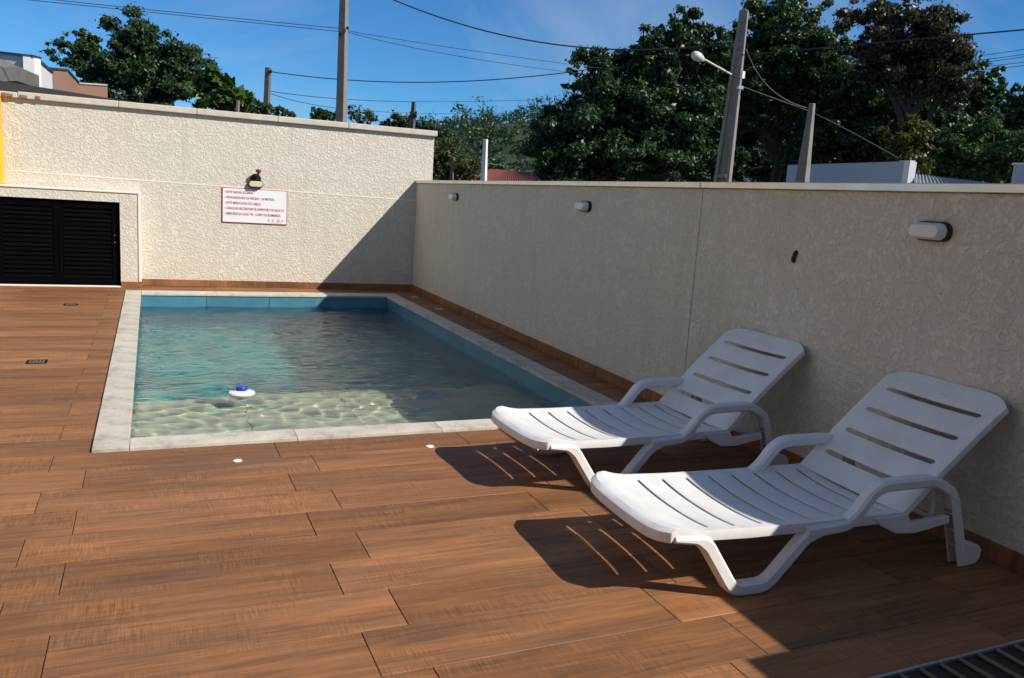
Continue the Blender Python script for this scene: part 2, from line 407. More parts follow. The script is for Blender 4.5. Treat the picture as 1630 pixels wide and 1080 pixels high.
# coping stones
def stone(x0, x1, y0, y1):
    q = MB(); q.box(-(x1-x0)/2, (x1-x0)/2, -(y1-y0)/2, (y1-y0)/2, -0.028, 0)
    o = q.build('coping_stone', MAT['coping'], basin, None, 0.004, 2); o.location = ((x0+x1)/2, (y0+y1)/2, CT+random.uniform(-0.0008, 0.0008))
ov = 0.012
for (a, c) in cuts(OY0, OY1, 0.97): stone(OX0, PX0+ov, a, c-0.003); stone(PX1-ov, OX1, a, c-0.003)
for (a, c) in cuts(PX0+ov, PX1-ov, 0.97): stone(a+0.003, c, OY0, PY0+ov); stone(a+0.003, c, PY1-ov, OY1)
# water body: rippled top, closed sides inside the shell
def waves(x, y):
    rg = np.random.default_rng(5); z = np.zeros_like(x)
    short = 0.16+0.84*np.clip((y-5.7)/0.9, 0, 1)*np.clip((7.25-y)/0.45, 0, 1)
    for (n, l0, l1, curv, th0, ths, env0) in ((18, 0.12, 0.22, 3.8, 1.75, 0.8, short), (16, 0.30, 0.80, 1.15, 1.7, 0.6, 1.0)):
        for _ in range(n):
            lam = l0*(l1/l0)**rg.random(); th = rg.normal(th0, ths); k = 2*math.pi/lam; a = curv/(math.sqrt(n/2)*k*k)*rg.uniform(0.6, 1.3)
            wob = 0.6*np.sin(x*rg.uniform(0.5, 2)+rg.uniform(0, 6)) + 0.6*np.sin(y*rg.uniform(0.5, 2)+rg.uniform(0, 6))
            env = 0.65+0.35*np.sin(x*rg.uniform(0.6, 2.2)+rg.uniform(0, 6))*np.sin(y*rg.uniform(0.6, 2.2)+rg.uniform(0, 6))
            z += env0*a*env*np.sin(k*(x*math.cos(th)+y*math.sin(th))+rg.uniform(0, 6.28)+wob)
    return z
gx = np.linspace(PX0-0.011, PX1+0.011, 190); gy = np.linspace(PY0-0.011, PY1+0.011, 370)
XX, YY = np.meshgrid(gx, gy); ZZ = WL + waves(XX, YY)
nx, ny = len(gx), len(gy); vv = np.stack([XX.ravel(), YY.ravel(), ZZ.ravel()], 1)
idx = np.arange(nx*ny).reshape(ny, nx)
fc = np.stack([idx[:-1, :-1].ravel(), idx[:-1, 1:].ravel(), idx[1:, 1:].ravel(), idx[1:, :-1].ravel()], 1)
ring = list(idx[0, :])+list(idx[1:, -1])+list(idx[-1, -2::-1])+list(idx[-2:0:-1, 0])
nb = len(vv); low = vv[ring].copy(); low[:, 2] = FLZ-0.0115
vv = np.concatenate([vv, low, [[1.5, 8.5, FLZ-0.0115]]]); nr = len(ring); cidx = nb+nr
side = np.array([[ring[(i+1) % nr], ring[i], nb+i, nb+(i+1) % nr] for i in range(nr)])
bot = np.array([[nb+(i+1) % nr, nb+i, cidx, cidx] for i in range(nr)])
me = bpy.data.meshes.new('pool_water')
me.from_pydata(vv.tolist(), [], fc.tolist()+side.tolist()+[tuple(q[:3]) for q in bot.tolist()])
me.polygons.foreach_set('use_smooth', [True]*len(fc)+[False]*(2*nr))
water = link('pool_water', me, MAT['water']); tag(water, kind='structure')
try: water.cycles.is_caustics_caster = True
except Exception: pass

# ------------------------------------------------------------------ long side wall
W_FAR, W_STEP, W_END = 12.92, 0.36, -4.0
TH = 0.20
wall = thing('side_wall', 'long cream stucco wall with metal coping running beside the pool', 'wall', (0, 0, 0))
def wtop(y): return 1.742 + (12.9-y)*0.003
def panel(y0, y1, z1a=None, z1b=None, x_in=0.0):
    q = MB(); a, c = wallx(y0)+x_in, wallx(y1)+x_in
    za = wtop(y0) if z1a is None else z1a; zb = wtop(y1) if z1b is None else z1b
    q.hexa([(a, y0, -0.3), (wallx(y0)+TH, y0, -0.3), (wallx(y1)+TH, y1, -0.3), (c, y1, -0.3), (a, y0, za), (wallx(y0)+TH, y0, za), (wallx(y1)+TH, y1, zb), (c, y1, zb)])
    return q
panel(5.158, W_FAR+0.3).build('wall_panel', MAT['stucco'], wall)
panel(W_STEP, 5.150).build('wall_panel', MAT['stucco'], wall)
panel(5.150, 5.158, x_in=0.012).build('joint', MAT['grout'], wall)
panel(W_END, W_STEP, 2.02, 2.02).build('wall_panel', MAT['stucco'], wall)
for (y0, y1, dz) in ((9.83, W_FAR, 0), (5.16, 9.826, 0), (W_STEP, 5.156, 0), (W_END, W_STEP-0.004, 1)):
    q = MB(); o_ = 0.028
    z0, z1 = ((wtop(y0), wtop(y1)) if not dz else (2.02, 2.02))
    xa, xb = wallx(y0), wallx(y1)
    q.hexa([(xa-o_, y0, z0+0.002), (xa+TH+o_, y0, z0+0.002), (xb+TH+o_, y1, z1+0.002), (xb-o_, y1, z1+0.002), (xa-o_, y0, z0+0.048), (xa+TH+o_, y0, z0+0.048), (xb+TH+o_, y1, z1+0.048), (xb-o_, y1, z1+0.048)])
    q.build('wall_cap', MAT['flashing'], wall, None, 0.004)
yb = W_FAR-0.02
while yb > -1:
    y1 = yb; y0 = yb-1.2; q = MB(); xa, xb = wallx(y0), wallx(y1); d = 0.012
    q.hexa([(xa-d, y0+0.003, 0.001), (xa+0.005, y0+0.003, 0.001), (xb+0.005, y1, 0.001), (xb-d, y1, 0.001), (xa-d, y0+0.003, 0.10), (xa+0.005, y0+0.003, 0.10), (xb+0.005, y1, 0.10), (xb-d, y1, 0.10)])
    q.build('baseboard', MAT['wood_tile'], wall, None, 0.002); yb -= 1.2

# ------------------------------------------------------------------ end wall with door surround
ew = thing('end_wall', 'tall sunlit cream stucco wall behind the far end of the pool', 'wall')
q = MB(); q.slab([(-6.0, bwy(-6.0)), (4.19, bwy(4.19)), (4.19, bwy(4.19)+0.2), (-6.0, bwy(-6.0)+0.2)], -0.3, 2.50)
q.build('wall_panel', MAT['stucco'], ew)
xs = [-6.0, -1.62, -0.4, 0.62, 1.75, 2.8, 4.225]
for a, c in zip(xs[:-1], xs[1:]):
    q = MB(); q.slab([(a+0.004, bwy(a)-0.055), (c, bwy(c)-0.055), (c, bwy(c)+0.25), (a+0.004, bwy(a)+0.25)], 2.502, 2.588 if a > -2 else 2.575)
    o = q.build('wall_cap', MAT['cap_concrete'], ew, None, 0.012, 2)
for (bx, bz, bw_) in ((-1.74, 2.53, 0.13), (-1.55, 2.525, 0.09), (-1.38, 2.53, 0.06)):       # broken plaster shows brick
    q = MB(); q.box(-bw_/2, bw_/2, -0.008, 0.03, -0.024, 0.022); o = q.build('brick', MAT['brick'], ew, None, 0.006); o.location = (bx, bwy(bx)-0.058, bz); o.rotation_euler = (0, 0.08, 0)
q = MB(); zj = lambda x: 1.535-(x+1.43)*0.0128
for a, c in zip(np.linspace(-1.75, 3.92, 15)[:-1], np.linspace(-1.75, 3.92, 15)[1:]):
    q.hexa([(a, bwy(a)-0.004, zj(a)-0.008), (c, bwy(c)-0.004, zj(c)-0.008), (c, bwy(c)+0.01, zj(c)-0.008), (a, bwy(a)+0.01, zj(a)-0.008), (a, bwy(a)-0.004, zj(a)+0.008), (c, bwy(c)-0.004, zj(c)+0.008), (c, bwy(c)+0.01, zj(c)+0.008), (a, bwy(a)+0.01, zj(a)+0.008)])
q.build('plaster_joint', MAT['plaster_band'], ew)
xb = -0.128
while xb < 3.9:
    x1 = min(xb+1.2, 3.915); q = MB(); d = 0.012
    q.slab([(xb, bwy(xb)-d), (x1-0.003, bwy(x1)-d), (x1-0.003, bwy(x1)+0.005), (xb, bwy(xb)+0.005)], 0.001, 0.10)
    q.build('baseboard', MAT['wood_tile'], ew, None, 0.002); xb += 1.2
# surround
SY = 12.86
su = thing('door_surround', 'low stucco surround with smooth pale edging around black louvred doors', 'wall')
q = MB(); q.slab([(-0.40, SY), (-0.135, SY), (-0.135, 13.10), (-0.40, 13.10)], 0.0, 1.325); q.build('jamb', MAT['stucco'], su)
q = MB(); q.slab([(-4.6, SY), (-0.402, SY), (-0.402, 13.15), (-4.6, 13.15)], 1.195, 1.325); q.build('lintel', MAT['stucco'], su)
q = MB(); q.slab([(-4.6, SY+0.002), (-1.932, SY+0.002), (-1.932, 13.15), (-4.6, 13.15)], 0.0, 1.193); q.build('pier', MAT['stucco'], su)
q = MB(); q.box(-4.6, -0.130, SY-0.016, SY+0.20, 1.326, 1.352); q.build('edging', MAT['plaster_band'], su, None, 0.006, 2)
q = MB(); q.box(-0.168, -0.130, SY-0.014, SY+0.19, 0.08, 1.324); q.build('edging', MAT['plaster_band'], su, None, 0.006, 2)
q = MB(); q.box(-0.396, -0.126, SY-0.013, SY-0.001, 0.001, 0.078); q.build('baseboard', MAT['wood_tile'], su, None, 0.002)
q = MB(); q.box(-0.130, -0.119, SY-0.001, 13.05, 0.001, 0.10); q.build('baseboard', MAT['wood_tile'], su, None, 0.002)
q = MB(); q.box(-1.932, -0.402, SY-0.035, SY+0.12, -0.005, 0.012); q.build('sill', MAT['white_trim'], su, None, 0.004)
dr = thing('louvred_door', 'black double louvred door set low in the end wall', 'door', (-1.17, SY+0.05, 0))
q = MB(); q.box(-0.76, 0.765, 0.0, 0.04, 1.150, 1.193); q.box(-0.76, 0.765, 0.0, 0.04, 0.013, 0.045); q.box(-0.76, -0.725, 0, 0.04, 0.045, 1.150); q.box(0.725, 0.765, 0, 0.04, 0.045, 1.15)
q.build('frame', MAT['black_metal'], dr)
for (lx0, lx1) in ((-0.722, -0.005), (0.005, 0.722)):
    q = MB(); w_ = 0.055
    q.box(lx0, lx0+w_, -0.012, 0.03, 0.048, 1.147); q.box(lx1-w_, lx1, -0.012, 0.03, 0.048, 1.147); q.box(lx0+w_, lx1-w_, -0.012, 0.03, 1.09, 1.147); q.box(lx0+w_, lx1-w_, -0.012, 0.03, 0.048, 0.105)
    leaf = q.build('door_leaf', MAT['black_metal'], dr)
    zz = 0.108; nsl = 16; st = (1.088-0.108)/nsl
    for i in range(nsl):
        q = MB(); x0, x1 = lx0+w_+0.001, lx1-w_-0.001; z0 = zz+i*st
        q.hexa([(x0, -0.008, z0+0.004), (x1, -0.008, z0+0.004), (x1, 0.002, z0), (x0, 0.002, z0), (x0, 0.016, z0+st+0.006), (x1, 0.016, z0+st+0.006), (x1, 0.026, z0+st), (x0, 0.026, z0+st)])
        q.build('slat', MAT['black_metal'], leaf)
for z_ in (0.62, 0.72):
    q = MB(); q.box(0.694, 0.704, -0.024, -0.010, z_, z_+0.018); q.build('latch', MAT['steel'], dr, None, 0.002)
q = MB(); q.slab([(-4.2, 12.90), (-1.812, 12.90), (-1.812, 13.10), (-4.2, 13.10)], 1.353, 2.50)
tag(q.build('yellow_panel', MAT['yellow_paint'], None, None, 0.01), 'bright yellow painted wall panel standing above the door surround', 'panel')

# ------------------------------------------------------------------ bulkhead lamps
def oval(L, H, y0, y1, inset, n=10):
    """stadium-shaped puck in local coords: long axis x, up z, thickness along -y"""
    q = MB(); r = H/2; prof = []
    for (dy, ins) in ((y0, 0), (y0+(y1-y0)*0.75, inset*0.35), (y1, inset)):
        ring = []; rr = r-ins; hl = L/2-r
        for k in range(n+1): a = -math.pi/2+math.pi*k/n; ring.append((hl+rr*math.cos(a), dy, rr*math.sin(a)))
        for k in range(n+1): a = math.pi/2+math.pi*k/n; ring.append((-hl+rr*math.cos(a), dy, rr*math.sin(a)))
        prof.append(ring)
    m_ = len(prof[0])
    for ring in prof: q.v += ring
    for i in range(2):
        for k in range(m_): k2 = (k+1) % m_; q.f.append((i*m_+k, i*m_+k2, (i+1)*m_+k2, (i+1)*m_+k))
    q.f.append(tuple(range(m_))); q.f.append(tuple(2*m_+k for k in range(m_-1, -1, -1)))
    return q
WANG = math.atan2(wallx(12)-wallx(3), 9.0)
lamp_labels = {10.91: 'oval white bulkhead lamp on the side wall close to the end wall', 7.01: 'oval white bulkhead lamp midway along the side wall', 3.08: 'oval white bulkhead lamp on the side wall above the sun loungers'}
for y, lab in lamp_labels.items():
    L = thing('bulkhead_lamp', lab, 'lamp', (wallx(y), y, 1.571), -math.pi/2-WANG, 'bulkhead lamps on the side wall')
    oval(0.225, 0.105, 0.0, -0.030, 0.004).build('housing', MAT['black_plastic'], L, 40)
    oval(0.205, 0.088, -0.029, -0.085, 0.014).build('diffuser', MAT['diffuser'], L, 50)
    for sx in (-1, 1):
        q = MB(); q.lathe([(0.003, 0), (0.003, 0.002)], (0, 0, 0), 8); q.xform(Matrix.Translation((sx*0.106, -0.0305, 0)) @ Matrix.Rotation(math.pi/2, 4, 'X')); q.build('screw', MAT['steel'], L)
L = thing('sensor_lamp', 'oval lamp with yellowed diffuser and red-capped sensor above the pool sign', 'lamp', (1.445, bwy(1.445), 1.565), -0.034)
oval(0.225, 0.115, 0.0, -0.045, 0.004).build('housing', MAT['black_plastic'], L, 40)
oval(0.20, 0.088, -0.044, -0.085, 0.012).build('diffuser', MAT['old_diffuser'], L, 50)
q = MB(); q.tube([(0.01, -0.03, 0.045), (0.012, -0.05, 0.10), (0.03, -0.10, 0.16), (0.032, -0.11, 0.175)], [0.020, 0.018, 0.016, 0.016], 10); q.build('stem', MAT['black_plastic'], L, 40)
q = MB(); q.lathe([(0.018, 0), (0.036, 0.012), (0.042, 0.03), (0.040, 0.05), (0.02, 0.058)], (0.032, -0.11, 0.165), 14); q.build('sensor_cap', MAT['red_plastic'], L, 40)
q = MB(); q.lathe([(0.075, 0), (0.08, 0.01), (0.07, 0.02)], (0, 0, 0), 20); q.xform(Matrix.Translation((0.0, -0.002, 0.075)) @ Matrix.Rotation(math.pi/2, 4, 'X')); q.build('shadow_disc', MAT['black_plastic'], L, 40)  # black disc stands in for the circular shadow on the wall

# small dark cable stub on the side wall
q = MB(); pts = [(0, 0, 0.035), (-0.012, -0.004, 0.02), (-0.016, 0.004, 0.0), (-0.010, 0.010, -0.025), (0.0, 0.013, -0.038)]
q.tube(pts, [0.010, 0.016, 0.012, 0.015, 0.008], 7); o = q.build('cable_stub', MAT['black_plastic'], None, 60); o.location = (wallx(4.083), 4.083, 1.349); tag(o, 'small black cable stub poking out of the side wall', 'cable stub')

# ------------------------------------------------------------------ pool rules sign
SGW, SGH = 0.938, 0.515
sg = thing('rules_sign', 'white pool rules board with red lettering on the end wall', 'sign', (0.972, bwy(0.97)-0.003, 0.978), -0.0345)
q = MB(); q.box(0, SGW, -0.012, 0.0, 0, SGH); q.build('border', MAT['sign_red'], sg)
q = MB(); q.box(0.009, SGW-0.009, -0.0145, -0.011, 0.009, SGH-0.009); q.build('board', MAT['sign_white'], sg)
def lettering(txt, x, z, width, height, mat, bold=0.0):
    cu = bpy.data.curves.new('lettering', 'FONT'); cu.body = txt; cu.size = 1.0; cu.extrude = 0.0; cu.offset = bold
    tmp = bpy.data.objects.new('lettering', cu); COL.objects.link(tmp)
    dg = bpy.context.evaluated_depsgraph_get(); me = bpy.data.meshes.new_from_object(tmp.evaluated_get(dg)); bpy.data.objects.remove(tmp); bpy.data.curves.remove(cu)
    co = np.empty(len(me.vertices)*3, np.float32); me.vertices.foreach_get('co', co); co = co.reshape(-1, 3)
    x0, x1 = co[:, 0].min(), co[:, 0].max(); out = np.zeros_like(co)
    out[:, 0] = x+(co[:, 0]-x0)/(x1-x0)*width; out[:, 2] = z+co[:, 1]*height/0.7; out[:, 1] = -0.0165
    me.vertices.foreach_set('co', out.ravel()); me.update(); me.materials.clear(); me.materials.append(mat)
    return link('lettering', me, None, sg)
lines = [('EVITE NADAR SOZINHO', 0.407), ('PROFUNDIDADE DA PISCINA: 1,40 METROS', 0.73), ('EVITE MERGULHAR DE CABEÇA', 0.525), ('CRIANÇAS NECESSITAM DE SUPERVISÃO DE ADULTO', 0.885), ('EMERGÊNCIA: LIGUE 193 - CORPO DE BOMBEIROS', 0.832)]
for i, (t_, w_) in enumerate(lines):
    z_ = SGH*(1-0.158-0.154*i)
    lettering(t_, 0.065*SGW, z_, w_*SGW, 0.036, MAT['sign_red'], 0.012)
    q = MB(); q.lathe([(0.0065, 0), (0.0065, 0.003)], (0, 0, 0), 10); q.xform(Matrix.Translation((0.045*SGW, -0.0145, z_+0.016)) @ Matrix.Rotation(math.pi/2, 4, 'X')); q.build('bullet', MAT['sign_red'], sg)
for t_, x_, w_ in (('E', 0.700, 0.030), ('K', 0.768, 0.036)): lettering(t_, x_*SGW, 0.036, w_, 0.042, MAT['sign_grey'])
q = MB()                                            # ring with cross-lines, then an A without its bar
cx_, cz_, r_ = 0.862*SGW, 0.057, 0.0225
for k in range(28):
    a, c = 2*math.pi*k/28, 2*math.pi*(k+1)/28
    q.quad(*[(cx_+rr*math.cos(t), -0.0166, cz_+rr*math.sin(t)) for rr, t in ((r_, a), (r_-0.004, a), (r_-0.004, c), (r_, c))])
for dz in (-0.009, 0.0, 0.009):
    hw = math.sqrt((r_-0.004)**2-dz*dz); q.quad((cx_-hw, -0.0165, cz_+dz-0.0014), (cx_+hw, -0.0165, cz_+dz-0.0014), (cx_+hw, -0.0165, cz_+dz+0.0014), (cx_-hw, -0.0165, cz_+dz+0.0014))
q.build('emblem', MAT['sign_grey'], sg)
q = MB(); ax = 0.925*SGW
for sx in (-1, 1): q.quad((ax+sx*0.020-0.003, -0.0166, 0.036), (ax+sx*0.020+0.003, -0.0166, 0.036), (ax+0.003, -0.0166, 0.078), (ax-0.003, -0.0166, 0.078))
q.build('lettering', MAT['sign_grey'], sg)
q = MB(); q.box(0.745*SGW, 0.905*SGW, -0.0163, -0.0150, 0.021, 0.0235); q.build('emblem', MAT['sign_grey'], sg)

# ------------------------------------------------------------------ pool float
fl = thing('chlorine_float', 'white floating chlorine dispenser with blue lid drifting on the pool', 'pool float', (0.68, 6.96, WL))
q = MB(); q.lathe([(0.035, -0.075), (0.060, -0.06), (0.072, -0.02), (0.098, 0.004), (0.108, 0.020), (0.104, 0.030), (0.075, 0.040), (0.052, 0.046)], (0, 0, 0), 36); q.build('float_ring', MAT['white_plastic'], fl, 35)
q = MB(); q.lathe([(0.046, 0.044), (0.047, 0.072), (0.043, 0.078), (0.03, 0.080)], (0, 0, 0), 24); q.build('lid', MAT['blue_plastic'], fl, 35)
q = MB(); q.lathe([(0.05, -0.115), (0.052, -0.078), (0.048, -0.074)], (0, 0, 0), 20); q.build('basket', MAT['blue_plastic'], fl, 35)

# ------------------------------------------------------------------ small fittings in the deck
for (x, y, lab) in ((0.446, 4.77, 'small round white cap in the deck near the shallow corner of the pool'), (1.624, 4.80, 'small round white cap in the deck close to the pool-side lounger foot end')):
    q = MB(); q.lathe([(0.026, -0.01), (0.026, 0.002), (0.023, 0.004), (0.001, 0.0042)], (0, 0, 0), 24); o = q.build('deck_cap', MAT['white_trim'], None, 40); o.location = (x, y, 0.001); tag(o, lab, 'cap', 'white caps let into the deck')
for (x, y, lab, s_, mt) in ((-0.895, 11.05, 'square black floor drain by the louvred door', 0.15, 'black_metal'), (-0.886, 7.70, 'square black floor drain in the middle of the side deck', 0.15, 'black_metal'), (3.72, 12.10, 'square pale floor drain on the shaded strip at the wall corner', 0.10, 'lamp_grey'), (3.70, 10.85, 'square pale floor drain further along the shaded strip', 0.10, 'lamp_grey')):
    D = thing('floor_drain', lab, 'drain', (x, y, 0.0), 0, 'drains in the deck')
    q = MB(); h_ = s_/2; w_ = 0.014
    q.box(-h_, h_, -h_, -h_+w_, -0.005, 0.004); q.box(-h_, h_, h_-w_, h_, -0.005, 0.004); q.box(-h_, -h_+w_, -h_+w_, h_-w_, -0.005, 0.004); q.box(h_-w_, h_, -h_+w_, h_-w_, -0.005, 0.004)
    q.build('frame', MAT[mt], D)
    q = MB(); q.box(-h_+w_, h_-w_, -h_+w_, h_-w_, -0.004, 0.0012); q.build('pan', MAT['black_plastic'] if mt == 'black_metal' else MAT[mt], D)
    for i in range(5):
        q = MB(); x_ = -h_+w_+(i+0.5)*(s_-2*w_)/5; q.box(x_-0.006, x_+0.006, -h_+w_, h_-w_, 0.0013, 0.0035); q.build('bar', MAT['dark_concrete'] if mt == 'black_metal' else MAT[mt], D)
# grate at the shaded corner of the deck
G = thing('floor_grate', 'dark floor grate with pale blue steel rim and thin pale bars', 'grate', (2.85, 1.875, 0.0), 0.012)
q = MB(); q.box(-0.55, 0.55, -0.62, 0.0, 0.002, 0.008); q.build('pan', MAT['black_plastic'], G)
q = MB(); q.box(-0.56, 0.56, -0.008, 0.004, 0.002, 0.022); q.box(-0.56, 0.56, -0.632, -0.615, 0.002, 0.030); q.box(-0.56, -0.545, -0.615, -0.012, 0.002, 0.030); q.box(0.545, 0.56, -0.615, -0.012, 0.002, 0.030); q.build('rim', MAT['steel'], G, None, 0.003)
for i in range(11):
    q = MB(); x_ = -0.545+i*0.104+0.025; q.box(x_-0.003, x_+0.003, -0.615, -0.012, 0.010, 0.022); q.build('bar', MAT['concrete'], G)

# ------------------------------------------------------------------ sun loungers
def soft(me, off=0.004, seg=2, ang=0.7):
    bm = bmesh.new(); bm.from_mesh(me); bmesh.ops.remove_doubles(bm, verts=bm.verts, dist=1e-5); bmesh.ops.recalc_face_normals(bm, faces=bm.faces)
    ed = [e for e in bm.edges if len(e.link_faces) == 2 and e.calc_face_angle(0) > ang]
    bmesh.ops.bevel(bm, geom=ed, offset=off, offset_type='OFFSET', segments=seg, affect='EDGES', profile=0.55, clamp_overlap=True)
    bm.to_mesh(me); bm.free(); me.polygons.foreach_set('use_smooth', [True]*len(me.polygons)); me.set_sharp_from_angle(angle=math.radians(24)); return me
def shell(name, A, B, solid, top, low, mat, parent, off=0.004):
    na, nb_ = len(A), len(B); q = MB()
    for f in (top, low):
        for a in A:
            for c in B: q.v.append(tuple(f(a, c)))
    N = na*nb_; ix = lambda i, j: i*nb_+j
    ok = lambda i, j: 0 <= i < na-1 and 0 <= j < nb_-1 and solid((A[i]+A[i+1])/2, (B[j]+B[j+1])/2)
    for i in range(na-1):
        for j in range(nb_-1):
            if not ok(i, j): continue
            q.f.append((ix(i, j), ix(i+1, j), ix(i+1, j+1), ix(i, j+1))); q.f.append(tuple(N+k for k in (ix(i, j+1), ix(i+1, j+1), ix(i+1, j), ix(i, j))))
            for (di, dj, p, r) in ((-1, 0, (i, j), (i, j+1)), (1, 0, (i+1, j+1), (i+1, j)), (0, -1, (i+1, j), (i, j)), (0, 1, (i, j+1), (i+1, j+1))):
                if not ok(i+di, j+dj): q.f.append((ix(*p), ix(*r), N+ix(*r), N+ix(*p)))
    me = bpy.data.meshes.new(name); used = sorted({k for f in q.f for k in f}); rm = {k: n for n, k in enumerate(used)}
    me.from_pydata([q.v[k] for k in used], [], [tuple(rm[k] for k in f) for f in q.f])
    return link(name, soft(me, off), mat, parent)
def fillet(path, rad, n=6):
    out = [Vector(path[0])]
    for i in range(1, len(path)-1):
        p0, p, p1 = Vector(path[i-1]), Vector(path[i]), Vector(path[i+1]); r = min(rad, 0.45*(p0-p).length, 0.45*(p1-p).length)
        a = p+(p0-p).normalized()*r; c = p+(p1-p).normalized()*r
        for k in range(n+1): u = k/n; out.append(a*(1-u)**2+p*2*u*(1-u)+c*u*u)
    out.append(Vector(path[-1])); return out
def sweep(name, path, a, t0, t1, mat, parent, rad=0.07, ch=0.011):
    pts = fillet([(p[0], p[1]) for p in path], rad); q = MB(); n = len(pts)
    hw = a if callable(a) else (lambda u: a)
    for i, p in enumerate(pts):
        d0 = (p-pts[max(i-1, 0)]); d1 = (pts[min(i+1, n-1)]-p)
        d0 = d0.normalized() if d0.length > 1e-7 else d1.normalized(); d1 = d1.normalized() if d1.length > 1e-7 else d0
        tn = (d0+d1).normalized(); nm = Vector((-tn.y, tn.x)); w = hw(i/(n-1))/max(0.5, tn.dot(d1))
        for (k, t) in ((w-ch, t0), (w, t0+ch), (w, t1-ch), (w-ch, t1), (-w+ch, t1), (-w, t1-ch), (-w, t0+ch), (-w+ch, t0)):
            r = p+nm*k; q.v.append((r.x, t, r.y))
    for i in range(n-1):
        for k in range(8): k2 = (k+1) % 8; q.f.append((i*8+k, i*8+k2, i*8+8+k2, i*8+8+k))
    q.f.append(tuple(range(7, -1, -1))); q.f.append(tuple((n-1)*8+k for k in range(8)))
    return q.build(name, mat, parent, 40)
LW = 0.70
def interp(x, tab):
    return float(np.interp(x, [p[0] for p in tab], [p[1] for p in tab]))
ZT = [(-0.34, 0.316), (-0.31, 0.332), (-0.26, 0.336), (-0.20, 0.322), (-0.12, 0.311), (0.1, 0.303), (0.5, 0.300), (0.97, 0.303)]
def seat_top(s_, t_):
    tau = abs(2*t_/LW-1); sag = 0.030*(1-tau**2.2)*min(1, 0.55+(s_+0.34)*1.5)
    sh = 0.055*tau**8*max(0.0, 1-(s_+0.34)/0.22)**1.5
    return (s_+sh, t_, interp(s_, ZT)-sag)
def seat_low(s_, t_):
    x, y, z = seat_top(s_, t_); e = min(t_, LW-t_, (s_+0.34))
    return (x, y, z-(0.044 if e < 0.016 else 0.007))
